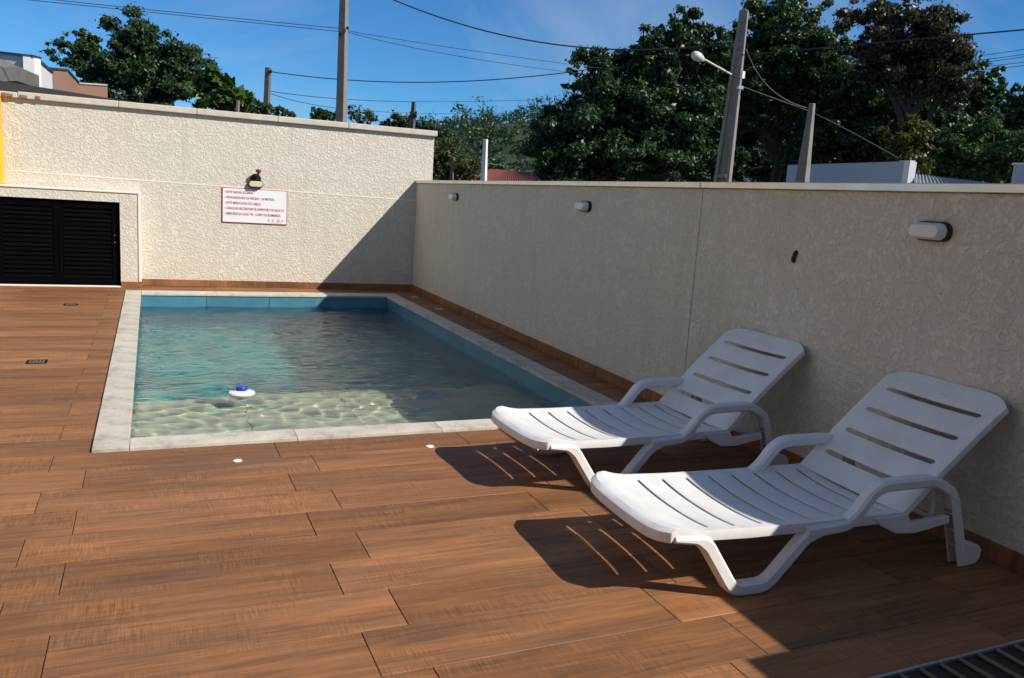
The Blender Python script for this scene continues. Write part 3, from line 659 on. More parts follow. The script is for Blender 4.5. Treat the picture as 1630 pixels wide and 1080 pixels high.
def make_lounger(label, loc, rz):
    P_ = MAT['white_plastic']
    L = thing('sun_lounger', label, 'sun lounger', loc, rz, 'white plastic sun loungers by the pool')
    slits = [-0.085+0.137*k for k in range(8)]; SW = 0.017
    A = sorted({-0.34, -0.327, -0.31, -0.29, -0.27, -0.25, -0.22, -0.19, -0.16, -0.12} | {x for q_ in slits for x in (round(q_, 4), round(q_+SW, 4), round(q_+0.05, 4), round(q_+0.095, 4))} | {0.955, 0.97}) 
    B = sorted({0.0, 0.015, 0.035, LW-0.035, LW-0.015, LW} | {round(x, 4) for x in np.linspace(0.055, LW-0.055, 15)})
    def seat_solid(s_, t_):
        return not (0.055 < t_ < LW-0.055 and any(q_ < s_ < q_+SW for q_ in slits))
    shell('seat', A, B, seat_solid, seat_top, seat_low, P_, L, 0.003)
    ang = math.radians(41.5); ca, sa = math.cos(ang), math.sin(ang); BL = 0.795
    def back_pt(r_, t_, dn):
        tau = abs(2*t_/LW-1); bow = -0.016*(1-tau**2)+0.012*math.sin(r_/BL*3.0)
        r2 = r_-(0.075*tau**6)*max(0, (r_/BL-0.75)/0.25)**1.5
        wid = 1.0+0.03*r_/BL
        return (0.945+r2*ca-(bow-dn)*sa, (t_-LW/2)*wid+LW/2, 0.300+r2*sa+(bow-dn)*ca)
    slots = [0.140, 0.305, 0.47, 0.635]
    A2 = sorted({0.0, 0.015, 0.05, 0.09, 0.70, 0.73, 0.755, 0.78, BL} | {round(x, 4) for q_ in slots for x in (q_-0.0145, q_-0.008, q_+0.008, q_+0.0145, q_+0.05, q_+0.10)})
    B2 = sorted({0.0, 0.015, 0.04, LW-0.04, LW-0.015, LW} | {round(x, 4) for x in np.linspace(0.08, LW-0.08, 13)} | {0.070, LW-0.070})
    def back_solid(r_, t_): return not any((0.08 < t_ < LW-0.08 and abs(r_-q_) < 0.0145) or (0.070 < t_ < LW-0.070 and abs(r_-q_) < 0.008) for q_ in slots)
    br = shell('backrest', A2, B2, back_solid, lambda r_, t_: back_pt(r_, t_, 0), lambda r_, t_: back_pt(r_, t_, 0.034 if min(t_, LW-t_, BL-r_) < 0.016 else 0.010), P_, L, 0.004)
    q = MB()
    for dx in (0.0, 0.016, 0.027):
        p0 = [back_pt(0.700+dr_, LW/2-0.03+dx+dt, -0.0012) for dr_, dt in ((0, 0), (0, 0.007), (0.010, 0.004))]
        q.quad(*p0)
    q.build('emblem', MAT['sign_grey'], br)
    for (t0, t1) in ((-0.016, 0.042), (LW-0.042, LW+0.016)):
        sweep('leg', [(-0.268, 0.286), (-0.12, 0.268), (0.045, 0.0295), (0.215, 0.0295), (0.405, 0.235), (0.48, 0.258)], (lambda u: 0.014+0.0155*min(1.0, u*7)), t0, t1, P_, L, 0.05)
        sweep('armrest', [(0.40, 0.256), (0.62, 0.268), (0.675, 0.31), (0.775, 0.437), (1.115, 0.442), (1.235, 0.375), (1.265, 0.30)], 0.026, t0-0.003, t1+0.003, P_, L, 0.085)
        q = MB(); R0_, R1_ = (1.242, 0.355), (1.362, 0.004); w_ = 0.032      # rear leg: channel open to the front, with ribs
        def bar(e0, e1, ta, tb):
            q.hexa([(R1_[0]+e0, ta, R1_[1]), (R1_[0]+e1, ta, R1_[1]), (R1_[0]+e1, tb, R1_[1]), (R1_[0]+e0, tb, R1_[1]), (R0_[0]+e0*0.8, ta, R0_[1]), (R0_[0]+e1*0.8, ta, R0_[1]), (R0_[0]+e1*0.8, tb, R0_[1]), (R0_[0]+e0*0.8, tb, R0_[1])])
        bar(-w_, w_, t0, t0+0.006); bar(-w_, w_, t1-0.006, t1); bar(w_-0.006, w_-0.0005, t0+0.006, t1-0.006)
        for u in (0.28, 0.52, 0.76):
            sx = R1_[0]+(R0_[0]-R1_[0])*u; sz = R1_[1]+(R0_[1]-R1_[1])*u; q.box(sx-w_*0.85, sx+w_*0.8, t0+0.006, t1-0.006, sz-0.002, sz+0.002)
        rl = q.build('rear_leg', P_, L)
        q = MB(); prof = [(1.395, 0.0), (1.45, 0.004), (1.475, 0.03), (1.478, 0.075), (1.455, 0.098), (1.395, 0.115), (1.372, 0.11), (1.382, 0.0)]
        q.v += [(p[0], t0+0.004, p[1]) for p in prof]+[(p[0], t1-0.004, p[1]) for p in prof]; n_ = len(prof)
        q.f.append(tuple(range(n_))); q.f.append(tuple(n_+k for k in range(n_-1, -1, -1)))
        for k in range(n_): q.f.append((k, (k+1) % n_, n_+(k+1) % n_, n_+k))
        q.build('foot', P_, rl, None, 0.006, 2)
        q = MB(); prof = [(0.77, 0.288), (0.82, 0.248), (0.915, 0.204), (1.03, 0.196), (1.24, 0.226), (1.235, 0.262), (1.0, 0.248), (0.972, 0.292)]; ta, tb = (t0+0.010, t0+0.042) if t0 < 0.3 else (t1-0.042, t1-0.010)
        q.v += [(p[0], ta, p[1]) for p in prof]+[(p[0], tb, p[1]) for p in prof]; n_ = len(prof)
        q.f.append(tuple(range(n_))); q.f.append(tuple(n_+k for k in range(n_-1, -1, -1)))
        for k in range(n_): q.f.append((k, (k+1) % n_, n_+(k+1) % n_, n_+k))
        q.build('side_rail', P_, L, None, 0.003)
        tm = ta+0.016+(0.05 if t0 < 0.3 else -0.05)
        p0 = back_pt(0.30, tm, 0.03); q = MB(); q.tube([p0, (1.19, tm, 0.235)], 0.012, 8); q.build('back_support', P_, L, 50)
    q = MB(); q.tube([(1.19, 0.01, 0.235), (1.19, LW-0.01, 0.235)], 0.013, 8); q.build('back_support', P_, L, 50)
    return L
make_lounger('white plastic sun lounger farther from the pool, beside the floor grate', (2.19, 2.545, 0), math.radians(-2.6))
make_lounger('white plastic sun lounger standing between the pool and the other lounger', (2.235, 3.80, 0), math.radians(2.2))

# ------------------------------------------------------------------ vegetation
def leaf_cloud(centers, radii, n, size, seed, up=0.35, flat=0.8, aspect=0.5):
    """leaf-shaped quads spread through a set of clumps; returns verts, faces, tone"""
    g = np.random.default_rng(seed); centers = np.asarray(centers); radii = np.asarray(radii)
    w = radii**1.7; w = w/w.sum(); k = g.choice(len(centers), n, p=w)
    d = g.normal(size=(n, 3)); d /= np.linalg.norm(d, axis=1)[:, None]
    rr = radii[k]*(g.random(n)**0.6)*np.where(g.random(n) < 0.12, 1.7, 1.0)
    p = centers[k]+d*rr[:, None]*np.array([1, 1, flat])
    nrm = d*0.6+g.normal(size=(n, 3))*0.55+np.array([0, 0, up]); nrm /= np.linalg.norm(nrm, axis=1)[:, None]
    ax = g.normal(size=(n, 3))+np.array([0, 0, -0.5]); ax -= (ax*nrm).sum(1)[:, None]*nrm; ax /= np.linalg.norm(ax, axis=1)[:, None]
    bx = np.cross(nrm, ax); L = size*(0.45+1.0*g.random(n)**1.5)[:, None]
    v = np.stack([p-ax*L*0.5, p+bx*L*aspect*0.5-nrm*L*0.06, p+ax*L*0.5, p-bx*L*aspect*0.5-nrm*L*0.06], 1).reshape(-1, 3)
    f = np.arange(n*4).reshape(n, 4)
    tone = np.repeat(np.clip(g.normal(0.45, 0.25, n)+0.2*(g.random(len(centers))-0.5)[k], 0, 1), 4)
    return v, f, tone
def limb(q, p0, p1, r0, r1, g, n=5, wob=0.12):
    p0, p1 = Vector(p0), Vector(p1); L = (p1-p0).length; pts = []
    for i in range(n+1):
        u = i/n; p = p0.lerp(p1, u); k = math.sin(u*math.pi)*wob*L
        pts.append(p+Vector((g.normal()*k*0.5, g.normal()*k*0.5, k*0.35)))
    q.tube(pts, [r0+(r1-r0)*i/n for i in range(n+1)], 6, False)
    return pts
def tree(name, label, lobes, dist, leaves, size, mat, seed, trunk=None, group=None, tr=0.16, dens=1.3, up=0.35, bark='bark', ground_z=-0.06, clump=0.27, flat=0.62):
    """lobes: (px, py, rx, ry[, distance offset]) measured in the photo; the crown is built at its own distance"""
    g = np.random.default_rng(seed); cs = []; rs = []; W3 = []
    for lb in lobes:
        dd = dist+(lb[4] if len(lb) > 4 else 0); c = at(lb[0], lb[1], dd); rx = psize(lb[2], dd); rz = psize(lb[3], dd); W3.append((c, rx, rz))
        nc = max(10, int(dens*95*(rx*rz)**0.5/2.0))
        for _ in range(nc):
            d = g.normal(size=3); d /= np.linalg.norm(d); r = (0.10+0.98*g.random()**0.62)
            cs.append((c.x+d[0]*rx*r, c.y+d[1]*rx*0.9*r, c.z+d[2]*rz*r)); rs.append(min(0.85, min(rx, rz)*clump)*g.uniform(0.35, 1.4))
    cen = np.mean([np.array(w[0]) for w in W3], 0)
    tp = at(trunk[0], trunk[1], dist) if trunk else Vector(cen)
    root = thing(name, label, 'tree', (tp.x, tp.y, ground_z), 0, group); inv = np.array([tp.x, tp.y, ground_z])
    q = MB(); low = min(w[0].z-w[2]*0.5 for w in W3); fork = Vector((tp.x+g.normal()*0.2, tp.y+g.normal()*0.2, max(1.5, ground_z+(low-ground_z)*0.75)))
    limb(q, (tp.x, tp.y, ground_z), fork, tr*1.5, tr, g, 5, 0.03)
    order = np.argsort(g.random(len(cs)))
    for (c, rx, rz) in W3:
        pts = limb(q, fork, c, tr*0.75, tr*0.28, g, 6, 0.10)
        near = [i for i in order if (Vector(cs[i])-c).length < max(rx, rz)*1.15][:16]
        for i in near: limb(q, pts[int(g.integers(3, 7))], cs[i], tr*0.26, 0.012, g, 4, 0.08)
    i0 = [(v[0]-inv[0], v[1]-inv[1], v[2]-inv[2]) for v in q.v]; q.v = i0
    q.build('trunk', MAT[bark], root, 60)
    v, f, tone = leaf_cloud(cs, rs, leaves, size, seed+100, up, flat)
    np_mesh('crown', v-inv, f, MAT[mat], root, tone)
    return root
GT = 'trees beyond the walls'
tree('shade_tree', 'round dark leafy tree rising behind the end wall beside the brown parapet', [(212, 72, 46, 40), (262, 105, 56, 46), (190, 118, 42, 42), (238, 140, 72, 34), (300, 120, 24, 26)], 30, 46000, 0.145, 'leaf_dark', 1, (235, 180), tr=0.16)
tree('thin_tree', 'thin leaning tree with sparse foliage beside the round dark tree', [(118, 82, 30, 24), (140, 66, 16, 20), (135, 110, 26, 22), (160, 128, 26, 16)], 33, 6500, 0.16, 'leaf_mid', 2, (185, 175), tr=0.09)
tree('papaya_tree', 'small broad-leaved tree showing over the end wall next to a post', [(345, 128, 26, 18), (325, 140, 22, 14), (372, 150, 26, 18), (350, 165, 40, 16)], 25, 1500, 0.36, 'leaf_bright', 3, (352, 190), tr=0.07)
tree('low_tree', 'low bushy treetop just above the end wall beside a thin post', [(415, 172, 22, 12), (445, 180, 24, 8), (392, 172, 16, 12)], 27, 2600, 0.16, 'leaf_mid', 4, (425, 200), tr=0.07)
tree('distant_tree', 'distant dark round treetop behind the tall pole at the end wall', [(520, 183, 24, 12), (505, 190, 14, 8)], 60, 3000, 0.28, 'leaf_mid', 5, (520, 215), tr=0.12)
tree('airy_tree', 'distant airy half-bare tree showing just above the end wall', [(565, 182, 20, 14), (590, 186, 16, 12)], 58, 700, 0.22, 'leaf_olive', 6, (575, 215), tr=0.12)
tree('distant_tree', 'distant spreading treetop beside the small insulator pole', [(640, 194, 22, 12), (675, 205, 18, 10), (620, 200, 16, 8), (700, 212, 18, 8)], 62, 4200, 0.30, 'leaf_dark', 7, (645, 225), tr=0.12)
tree('feathery_tree', 'yellow-green feathery tree where the two walls meet', [(705, 240, 30, 22), (735, 262, 28, 22), (715, 275, 30, 16), (690, 255, 26, 24), (750, 280, 16, 10)], 34, 22000, 0.10, 'leaf_olive', 8, (715, 300), tr=0.10)
tree('big_tree', 'broad dark glossy tree between the forested hill and the leaning lamp pole', [(985, 205, 120, 70), (955, 130, 66, 44), (1035, 105, 62, 46), (1088, 44, 46, 26), (1062, 78, 50, 34), (1120, 80, 40, 40), (905, 215, 52, 44), (1080, 215, 60, 62), (880, 250, 44, 40), (1010, 260, 110, 36), (1065, 130, 46, 40), (1115, 180, 40, 60), (1110, 255, 46, 34), (930, 265, 60, 26)], 24, 170000, 0.125, 'leaf_dark', 9, (1010, 300), tr=0.15)
tree('big_tree', 'tall dark tree directly behind the leaning lamp pole', [(1240, 45, 66, 44), (1195, 85, 52, 44), (1295, 95, 50, 50), (1235, 120, 66, 42), (1180, 150, 44, 40), (1300, 165, 46, 34), (1215, 190, 50, 26), (1150, 110, 40, 44), (1330, 120, 40, 50), (1262, 15, 50, 24)], 28, 105000, 0.14, 'leaf_mid', 10, (1232, 300), tr=0.15)
tree('vine_tree', 'tall tree with brownish vine-covered crown behind the pale parapet', [(1425, 30, 72, 42), (1490, 85, 48, 50), (1395, 85, 46, 42), (1450, 110, 60, 40), (1520, 130, 30, 34)], 25, 75000, 0.12, 'leaf_brown', 12, (1440, 300), tr=0.15, up=0.0)
tree('big_tree', 'dark green tree under the brownish vine-covered crown', [(1390, 165, 60, 42), (1465, 175, 56, 40), (1350, 150, 40, 46), (1420, 220, 70, 36), (1340, 230, 60, 40), (1290, 240, 50, 40), (1500, 220, 40, 40), (1400, 262, 70, 24)], 27, 90000, 0.135, 'leaf_dark', 13, (1385, 300), tr=0.14)
tree('layered_tree', 'layered tree with open branches between vine-covered crown and bright green tree', [(1560, 125, 34, 18), (1580, 145, 24, 14), (1545, 165, 34, 16), (1520, 185, 30, 14), (1575, 190, 30, 14), (1510, 150, 26, 20)], 29, 12000, 0.15, 'leaf_mid', 14, (1500, 300), tr=0.12)
tree('vine_bush', 'tall climbing bush with pale leaves behind the grey metal roof', [(1440, 225, 34, 34), (1470, 262, 28, 28), (1430, 255, 26, 22)], 20, 11000, 0.10, 'leaf_olive', 15, (1452, 305), tr=0.08, up=0.0)
tree('young_tree', 'bright green leafy tree beyond the grey metal roof', [(1545, 225, 46, 34), (1535, 262, 44, 26), (1600, 240, 40, 36), (1590, 275, 40, 18), (1505, 270, 26, 22)], 21, 48000, 0.115, 'leaf_bright', 16, (1555, 305), tr=0.10)
tree('edge_tree', 'dark broad-leaved tree standing beyond the bright green tree', [(1640, 160, 40, 22), (1632, 190, 30, 20), (1665, 180, 40, 40)], 26, 14000, 0.16, 'leaf_dark', 17, (1650, 300), tr=0.14)
tree('understory_tree', 'low dark undergrowth tree at the foot of the lamp pole', [(1170, 262, 50, 24), (1240, 258, 60, 28), (1120, 265, 40, 22), (1320, 262, 60, 26)], 32, 50000, 0.15, 'leaf_dark', 18, (1190, 310), tr=0.10)

for i, (lab, lobes, D, tx) in enumerate((('dark tree far behind the big glossy tree', [(960, 230, 110, 60), (1060, 215, 80, 70)], 40, 1000), ('dark tree far behind the lamp pole', [(1150, 190, 70, 80), (1260, 190, 80, 70), (1200, 250, 90, 40)], 40, 1210), ('dark tree far behind the vine-covered crown', [(1380, 180, 80, 80), (1480, 180, 70, 80), (1430, 245, 90, 45)], 40, 1420), ('dark tree far behind the bright green tree', [(1560, 235, 60, 50), (1640, 225, 60, 60)], 38, 1590))):
    tree('grove_tree', lab, lobes, D, 42000, 0.19, 'leaf_dark', 30+i, (tx, 310), tr=0.14)

# forested hill far behind
hb = MB(); prof = [(560, 300), (600, 236), (660, 222), (715, 214), (765, 212), (820, 203), (880, 199), (960, 205), (1100, 220), (1300, 245), (1700, 330)]
rows = 14; HD0, HD1 = 110, 210; hv = []; 
for i in range(rows):
    u = i/(rows-1)
    for j in range(60):
        px = 470+j*22; top = float(np.interp(px, [p[0] for p in prof], [p[1] for p in prof])); 
        pz = at(px, top, HD1); d = HD0+(HD1-HD0)*u; g0 = at(px, 300, d); z = -0.1+(pz.z+0.1)*(math.sin(min(u*1.15, 1)*math.pi/2)**1.5)
        hv.append((g0.x, g0.y, z))
hf = [(i*60+j, i*60+j+1, (i+1)*60+j+1, (i+1)*60+j) for i in range(rows-1) for j in range(59)]
hme = bpy.data.meshes.new('hill'); hme.from_pydata(hv, [], hf); tag(link('hill', hme, MAT['hill_ground']), kind='structure')
g = np.random.default_rng(3); cs = []; rs = []
for _ in range(620):
    i = int(g.integers(2, rows-1)); j = int(g.integers(0, 34)); p = np.array(hv[i*60+j])+g.normal(size=3)*np.array([2.5, 2.5, 0.6]); R = g.uniform(1.6, 3.4)
    for _k in range(6): cs.append(p+np.array([0, 0, R*0.4])+g.normal(size=3)*R*0.45); rs.append(R*0.45)
v, f, tone = leaf_cloud(cs, rs, 90000, 0.6, 77, 0.4, 0.8)
tag(np_mesh('forest', v, f, MAT['leaf_dark'], None, tone), 'dense green forest covering the far hillside', 'forest', kind='stuff')

# ------------------------------------------------------------------ poles and wires
def pole(label, base_px, top_px, dist, wb, wt, mat, group='utility poles beyond the walls', holes=0, slot=False, name='utility_pole', twist=0.55):
    b0 = at(*base_px, dist); t0 = at(*top_px, dist); ax = (t0-b0).normalized(); foot = b0-ax*((b0.z+0.06)/ax.z)
    root = thing(name, label, 'pole', foot, 0, group); H = (t0-foot).length
    side = ax.cross(Vector((b0.x, b0.y, 0)).normalized()).normalized(); fr = side.cross(ax).normalized()
    rot = Matrix((side, fr, ax)).transposed().to_4x4() @ Matrix.Rotation(0.28 if slot else twist, 4, 'Z'); k = H/(t0-b0).length; wf = wb+(wb-wt)*(k-1)
    q = MB(); a, c = wf/2, wt/2; d0, d1 = a*0.8, c*0.8
    if not slot: q.hexa([(-a, -d0, 0), (a, -d0, 0), (a, d0, 0), (-a, d0, 0), (-c, -d1, H), (c, -d1, H), (c, d1, H), (-c, d1, H)])
    else:                                              # I-section: two flanges with a recessed web, solid upper part
        for sg_ in (-1, 1):
            q.hexa([(sg_*a-0.03, -d0, 0), (sg_*a+0.03, -d0, 0), (sg_*a+0.03, d0, 0), (sg_*a-0.03, d0, 0), (sg_*c-0.03, -d1, H*0.995), (sg_*c+0.03, -d1, H*0.995), (sg_*c+0.03, d1, H*0.995), (sg_*c-0.03, d1, H*0.995)])
        q.hexa([(-a+0.03, -d0*0.3, 0), (a-0.03, -d0*0.3, 0), (a-0.03, d0*0.3, 0), (-a+0.03, d0*0.3, 0), (-c+0.02, -d1*0.3, H*0.99), (c-0.02, -d1*0.3, H*0.99), (c-0.02, d1*0.3, H*0.99), (-c+0.02, d1*0.3, H*0.99)])
        w1 = a+(c-a)*0.60; q.hexa([(-w1, -d1*1.05, H*0.60), (w1, -d1*1.05, H*0.60), (w1, d1*1.05, H*0.60), (-w1, d1*1.05, H*0.60), (-c, -d1*0.97, H), (c, -d1*0.97, H), (c, d1*0.97, H), (-c, d1*0.97, H)])
        for u in (0.2, 0.34, 0.45):
            w1 = a+(c-a)*u; q.box(-w1+0.02, w1-0.02, -d0*0.8, d0*0.8, H*u-0.03, H*u+0.03)
    q.xform(rot); q.build('shaft', MAT[mat], root, None, 0.006)
    for i in range(holes):
        q = MB(); u = 0.72+0.265*i/holes; q.lathe([(0.011, 0), (0.011, 0.006)], (0, 0, 0), 8); dd = d0+(d1-d0)*u
        q.xform(rot @ Matrix.Translation((0, -dd*1.02-0.004-(0.012 if slot else 0), H*u)) @ Matrix.Rotation(math.pi/2, 4, 'X')); q.build('bolt_hole', MAT['black_plastic'], root)
    return root, rot, H, t0, foot
p1 = pole('tall weathered concrete pole rising behind the end wall', (543, 195), (549, -60), 17, 0.175, 0.13, 'concrete', holes=6)
p2 = pole('short dark pole behind the end wall beside the broad-leaved tree', (424, 182), (427, 108), 27, 0.17, 0.15, 'dark_concrete')
p3 = pole('small far pole with insulators showing over the end wall', (656, 207), (659, 163), 42, 0.22, 0.19, 'dark_concrete')
p4 = pole('leaning concrete lamp pole with recessed shaft behind the side wall', (1150, 290), (1185, 15), 15, 0.215, 0.085, 'concrete', holes=9, slot=True, name='lamp_pole')
p5 = pole('short square concrete pole in front of the pale parapet', (1277, 290), (1293, 165), 16, 0.20, 0.09, 'concrete')
p6 = pole('slim white post near the red tiled roof', (770, 286), (773, 222), 22, 0.14, 0.10, 'white_trim', group=None, name='white_post')
p7 = pole('thin dark post in front of the feathery tree', (719, 286), (721, 250), 26, 0.10, 0.09, 'dark_concrete', group=None, name='thin_post')
p8 = pole('grey post beside the low bushy treetop at the end wall', (378, 180), (379, 160), 24, 0.08, 0.07, 'concrete', group=None, name='thin_post')
# insulators
for (pr, pts) in ((p3, [(654, 180), (662, 180), (654, 185), (662, 185)]), (p1, [(541, 54), (553, 45)]), (p2, [(431, 114)])):
    D = {id(p3): 42, id(p1): 17, id(p2): 27}[id(pr)]
    for (x, y) in pts:
        q = MB(); c = at(x, y, D-0.12)-pr[0].location; r = psize(2.2, D); q.lathe([(r*0.6, -r), (r, -r*0.4), (r*0.7, 0), (r, r*0.4), (r*0.5, r)], c, 10); q.build('insulator', MAT['black_plastic'], pr[0], 50)
# street lamp on the leaning pole
rt = p4[0]; loc = rt.location
a0 = at(1164, 119, 14.9); a1 = at(1121, 95, 14.6)
q = MB(); q.tube([a0-loc, a1-loc], 0.018, 8); q.build('lamp_arm', MAT['lamp_grey'], rt, 50)
hd = at(1111, 91, 14.55)-loc; q = MB(); q.lathe([(0.025, -0.13), (0.055, -0.08), (0.076, -0.02), (0.08, 0.04), (0.064, 0.09), (0.03, 0.125)], (0, 0, 0), 16)
dirv = (a1-a0).normalized(); q.xform(Matrix.Translation(hd) @ dirv.to_track_quat('Z', 'Y').to_matrix().to_4x4()); q.build('lamp_head', MAT['lamp_grey'], rt, 60)
q = MB(); c = at(1178, 140, 14.85)-loc; q.box(c.x-0.05, c.x+0.05, c.y-0.03, c.y+0.03, c.z-0.03, c.z+0.03); q.build('bracket', MAT['steel'], rt, None, 0.005)
q = MB(); c = at(1182, 120, 14.85)-loc; q.box(c.x-0.03, c.x+0.03, c.y-0.03, c.y+0.03, c.z-0.06, c.z+0.06); q.build('junction_box', MAT['white_trim'], rt, None, 0.005)
def wire(label, pts, r, mat='wire_black', n=28, group='overhead wires'):
    P3 = [np.array(at(*p)) for p in pts]; u = np.linspace(0, 1, len(P3)); o = []
    for t in np.linspace(0, 1, n):
        p = np.zeros(3)
        for i in range(len(P3)):
            w = 1.0
            for j in range(len(P3)):
                if j != i: w *= (t-u[j])/(u[i]-u[j])
            p += P3[i]*w
        o.append(tuple(p))
    c = Vector(o[0]); q = MB(); q.tube([Vector(p)-c for p in o], r*0.75, 6); ob = q.build('overhead_wire', MAT[mat], None, 60); ob.location = c
    return tag(ob, label, 'wire', group)
wire('upper of two thin wires from the tall concrete pole toward the houses', [(-60, -16, 17), (240, 16, 17), (546, 46, 17)], 0.009)
wire('lower of two thin wires from the tall concrete pole toward the houses', [(-60, -11, 17), (240, 20, 17), (546, 51, 17)], 0.009)
wire('upper wire sloping from the tall concrete pole to the big dark tree', [(551, 49, 17), (800, 88, 20), (1050, 121, 25)], 0.008)
wire('lower wire sloping from the tall concrete pole to the big dark tree', [(551, 51, 17), (780, 98, 20), (1010, 126, 25)], 0.008)
wire('thick twisted cable sagging down to the leaning lamp pole', [(560, -30, 17), (850, 66, 16), (1172, 68, 15)], 0.018, 'wire_black')
wire('dark cable sagging from the short dark pole to the big dark tree', [(428, 114, 27), (700, 131, 25.5), (1000, 101, 25)], 0.020)
wire('wire passing behind the small insulator pole from the short dark pole', [(427, 145, 27), (640, 162, 34), (875, 158, 40)], 0.016)
wire('faint thin wire sagging below the others near the small insulator pole', [(427, 148, 27), (600, 178, 40), (860, 181, 42)], 0.014)
wire('thick cable curving up from the small insulator pole to the big dark tree', [(660, 192, 42), (755, 196, 34), (857, 180, 24.5)], 0.022)
wire('cable leaving the lamp pole across the vine-covered crown', [(1180, 88, 14.9), (1400, 68, 13), (1650, 46, 12)], 0.013)
for i, (y0, y1) in enumerate(((90, 78), (97, 86), (101, 90), (107, 99), (111, 105))):
    wire(['topmost', 'second', 'third', 'fourth', 'lowest'][i]+' of five thin parallel wires beside the vine-covered crown', [(1530, y0+2, 30), (1590, (y0+y1)/2+1, 30), (1660, y1-4, 30)], 0.012)
wire('loose grey cable hanging from the lamp pole to the short square pole', [(1188, 78, 15), (1225, 140, 15.4), (1284, 172, 15.9)], 0.008, 'wire_grey')
wire('straight cable from the lamp pole bracket to the short square pole', [(1180, 138, 14.9), (1235, 158, 15.4), (1287, 177, 15.9)], 0.014)
wire('cable running on from the short square pole past the pale parapet', [(1290, 178, 16), (1350, 208, 17), (1430, 252, 18)], 0.012)
wire('low wire crossing in front of the forested hill by the red roof', [(740, 254, 40), (800, 264, 40), (870, 272, 40)], 0.03, 'wire_grey')

# ------------------------------------------------------------------ neighbouring houses
def plate(q, pts, thick, dirv):                        # extrude a polygon along a vector
    n = len(pts); b_ = len(q.v); q.v += [tuple(p) for p in pts]+[tuple(Vector(p)+dirv*thick) for p in pts]
    q.f.append(tuple(range(b_, b_+n))); q.f.append(tuple(b_+n+k for k in range(n-1, -1, -1)))
    for k in range(n): q.f.append((b_+k, b_+(k+1) % n, b_+n+(k+1) % n, b_+n+k))
def facade(root, name, px, dist, mat, thick, zlow=-0.06, cap=None, cap_mat='dark_flash'):
    """wall seen over the garden wall: px = list of (x, y) of its top outline from left to right"""
    loc = root.location; top = [at(x, y, d) for (x, y, d) in [(p[0], p[1], p[2] if len(p) > 2 else dist) for p in px]]
    for i in range(len(top)-1):
        a, c = top[i], top[i+1]; q = MB(); nrm = Vector((c.y-a.y, -(c.x-a.x), 0)).normalized()
        if nrm.dot(a) > 0: nrm = -nrm
        plate(q, [Vector((a.x, a.y, zlow))-loc, Vector((c.x, c.y, zlow))-loc, c-loc, a-loc], -thick, nrm); q.build(name, MAT[mat], root)
        if cap:
            q = MB(); e = nrm*0.03; up = Vector((0, 0, cap)); plate(q, [a+e-loc+Vector((0, 0, 0.002)), c+e-loc+Vector((0, 0, 0.002)), c+e-loc+up, a+e-loc+up], -(thick+0.06), nrm); q.build('parapet_cap', MAT[cap_mat], root)
def house(label, loc): return thing('house', label, 'house', loc, 0, 'neighbouring houses')
h = house('white textured house parapet behind the end wall near the yellow panel', at(30, 260, 21)); facade(h, 'wall', [(-60, 80, 22), (0, 86, 21), (54, 92, 20.5), (83, 117, 23)], 21, 'house_white', 0.2, cap=0.05)
h = house('brown house parapet stepping down beside the round dark tree', at(100, 260, 26)); facade(h, 'wall', [(74, 110, 26), (107, 113, 26), (125, 133, 28)], 26, 'house_brown', 0.2, cap=0.05); facade(h, 'wall', [(125, 134, 28), (171, 137, 28)], 28, 'house_brown', 0.2, cap=0.04, cap_mat='lamp_grey')
h = house('dark grey flat roof slab jutting over the end wall corner', at(-10, 260, 18))
q = MB(); a, c, e = at(-60, 70, 18)-h.location, at(26, 107, 18.5)-h.location, at(-60, 108, 17)-h.location
plate(q, [a+Vector((0, 0, 0)), c, c-Vector((0, 0, 0.25)), e-Vector((0, 0, 0.25)), e], 1.2, Vector((0.2, 1, 0))); q.build('roof_slab', MAT['dark_concrete'], h)
q = MB(); q.box(-1.6, -1.4, 1.2, 1.4, -h.location.z-0.06, a.z-0.05); q.build('column', MAT['house_white'], h)
fl_ = thing('roof_flashing', 'long dark metal roof edge running just behind the end wall cap', 'roof', (0, 0, 0))
q = MB(); a, c = at(-80, 116, 14.6), at(215, 163, 14.2); plate(q, [a, c, c-Vector((0, 0, 0.06)), a-Vector((0, 0, 0.45))], 0.9, Vector((0.03, 1, 0))); q.build('roof_sheet', MAT['dark_flash'], fl_)
q = MB(); plate(q, [Vector((a.x, a.y+0.1, -0.06)), Vector((c.x, c.y+0.1, -0.06)), c-Vector((0, -0.1, 0.07)), a-Vector((0, -0.1, 0.46))], 0.2, Vector((0.03, 1, 0))); q.build('wall', MAT['house_white'], fl_)
# pale parapet and metal roof beyond the side wall
h = house('pale house parapet with shade in its blue-grey colour and white edge behind the side wall', at(1350, 330, 17)); facade(h, 'wall', [(1254, 263, 18), (1448, 257, 16.4)], 17, 'house_grey_shade', 0.22)
q = MB(); a = at(1449, 256.5, 16.35)-h.location; q.hexa([Vector((a.x+dx, a.y+dy, z)) for z in (-h.location.z-0.06, a.z+0.01) for dx, dy in ((0, 0), (0.09, -0.03), (0.12, 0.22), (0.03, 0.25))]); q.build('edge_trim', MAT['white_trim'], h)
q = MB(); A_, B_, C_, D_ = at(1454, 306, 15.2), at(1640, 306, 13.6), at(1568, 291, 16.5), at(1456, 277, 17)
N = 44
for i in range(N):
    u0, u1 = i/N, (i+1)/N; w = 0.012 if i % 2 else -0.012; w2 = -w
    p = [A_.lerp(B_, u0), A_.lerp(B_, u1), D_.lerp(C_, u1), D_.lerp(C_, u0)]; p = [x-h.location for x in p]
    q.quad(p[0]+Vector((0, 0, w)), p[1]+Vector((0, 0, w2)), p[2]+Vector((0, 0, w2)), p[3]+Vector((0, 0, w)))
q.build('metal_roof', MAT['roof_metal'], h)
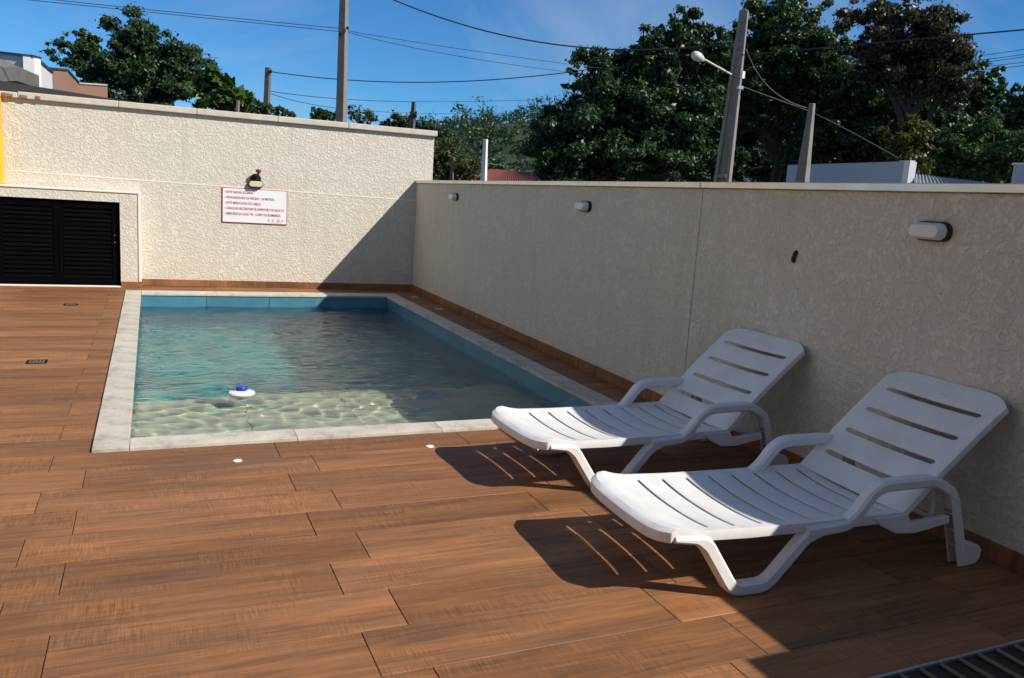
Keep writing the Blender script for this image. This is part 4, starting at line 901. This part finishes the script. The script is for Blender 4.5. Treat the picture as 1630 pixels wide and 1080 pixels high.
q = MB(); plate(q, [Vector((A_.x, A_.y, -0.06))-h.location, Vector((B_.x, B_.y, -0.06))-h.location, B_-h.location-Vector((0, 0, 0.03)), A_-h.location-Vector((0, 0, 0.03))], 0.2, Vector((0.6, 0.8, 0))); q.build('wall', MAT['house_grey_shade'], h)
h = house('grey house parapet with white edge past the ribbed metal roof', at(1660, 330, 14)); facade(h, 'wall', [(1614, 263, 14.5), (1720, 262, 13)], 14, 'house_grey_shade', 0.22, cap=0.03, cap_mat='white_trim')
# red tiled roof by the white post
h = house('low house with red clay tiled roof beyond the white post', at(830, 300, 45))
A_, B_, C_, D_ = at(740, 291, 44), at(912, 294, 44), at(862, 277, 48), at(780, 270, 48); lo = h.location; N = 40
for i in range(N):
    q = MB(); u0, u1 = i/N, (i+1)/N; p = [A_.lerp(B_, u0), A_.lerp(B_, (u0+u1)/2), A_.lerp(B_, u1), D_.lerp(C_, u1), D_.lerp(C_, (u0+u1)/2), D_.lerp(C_, u0)]; p = [x-lo for x in p]; up = Vector((0, 0, 0.05))
    q.quad(p[0], p[1]+up, p[4]+up, p[5]); q.quad(p[1]+up, p[2], p[3], p[4]+up); q.build('tile_row', MAT['roof_clay'], h)
q = MB(); q.slab([(A_.x-lo.x+0.3, A_.y-lo.y+0.3), (B_.x-lo.x-0.3, B_.y-lo.y+0.3), (C_.x-lo.x, C_.y-lo.y), (D_.x-lo.x, D_.y-lo.y)], -lo.z-0.06, A_.z-lo.z-0.06); q.build('wall', MAT['house_white'], h)
h = house('white house glimpsed through the trees behind the lamp pole', at(1180, 330, 55)); facade(h, 'wall', [(1130, 262, 55), (1215, 262, 53)], 55, 'house_white', 0.3, cap=0.1)

# ------------------------------------------------------------------ added unseen block beside the deck: bounces warm light to the shaded wall
ab = thing('bounce_block', 'unseen cream block added beside the deck to bounce light', 'building', (-5.2, 3.0, -0.02))
q = MB(); q.box(-6, 0, -8.5, 8.0, 0, 7.4); q.build('wall', MAT['stucco'], ab)
q = MB(); q.box(0.002, 7.4, -8.5, -5.4, 0, 7.4); q.build('wall', MAT['stucco'], ab)  # rear wing added out of view to block part of the sky
q = MB(); q.box(-6.2, 0.25, -8.7, 8.2, 7.402, 7.62); q.build('roof', MAT['cap_concrete'], ab)
for zf in (0.9, 3.6):
    for yf in (-6.4, -3.4, -0.4, 2.6, 5.6):
        q = MB(); q.box(0.003, 0.05, yf-0.08, yf+1.28, zf-0.08, zf+1.28); fr_ = q.build('window', MAT['white_trim'], ab, None, 0.008)
        for k in range(2):
            q = MB(); q.box(0.045, 0.056, yf+0.03+k*0.6, yf+0.58+k*0.6, zf+0.02, zf+1.18); q.build('pane', MAT['black_metal'], fr_)
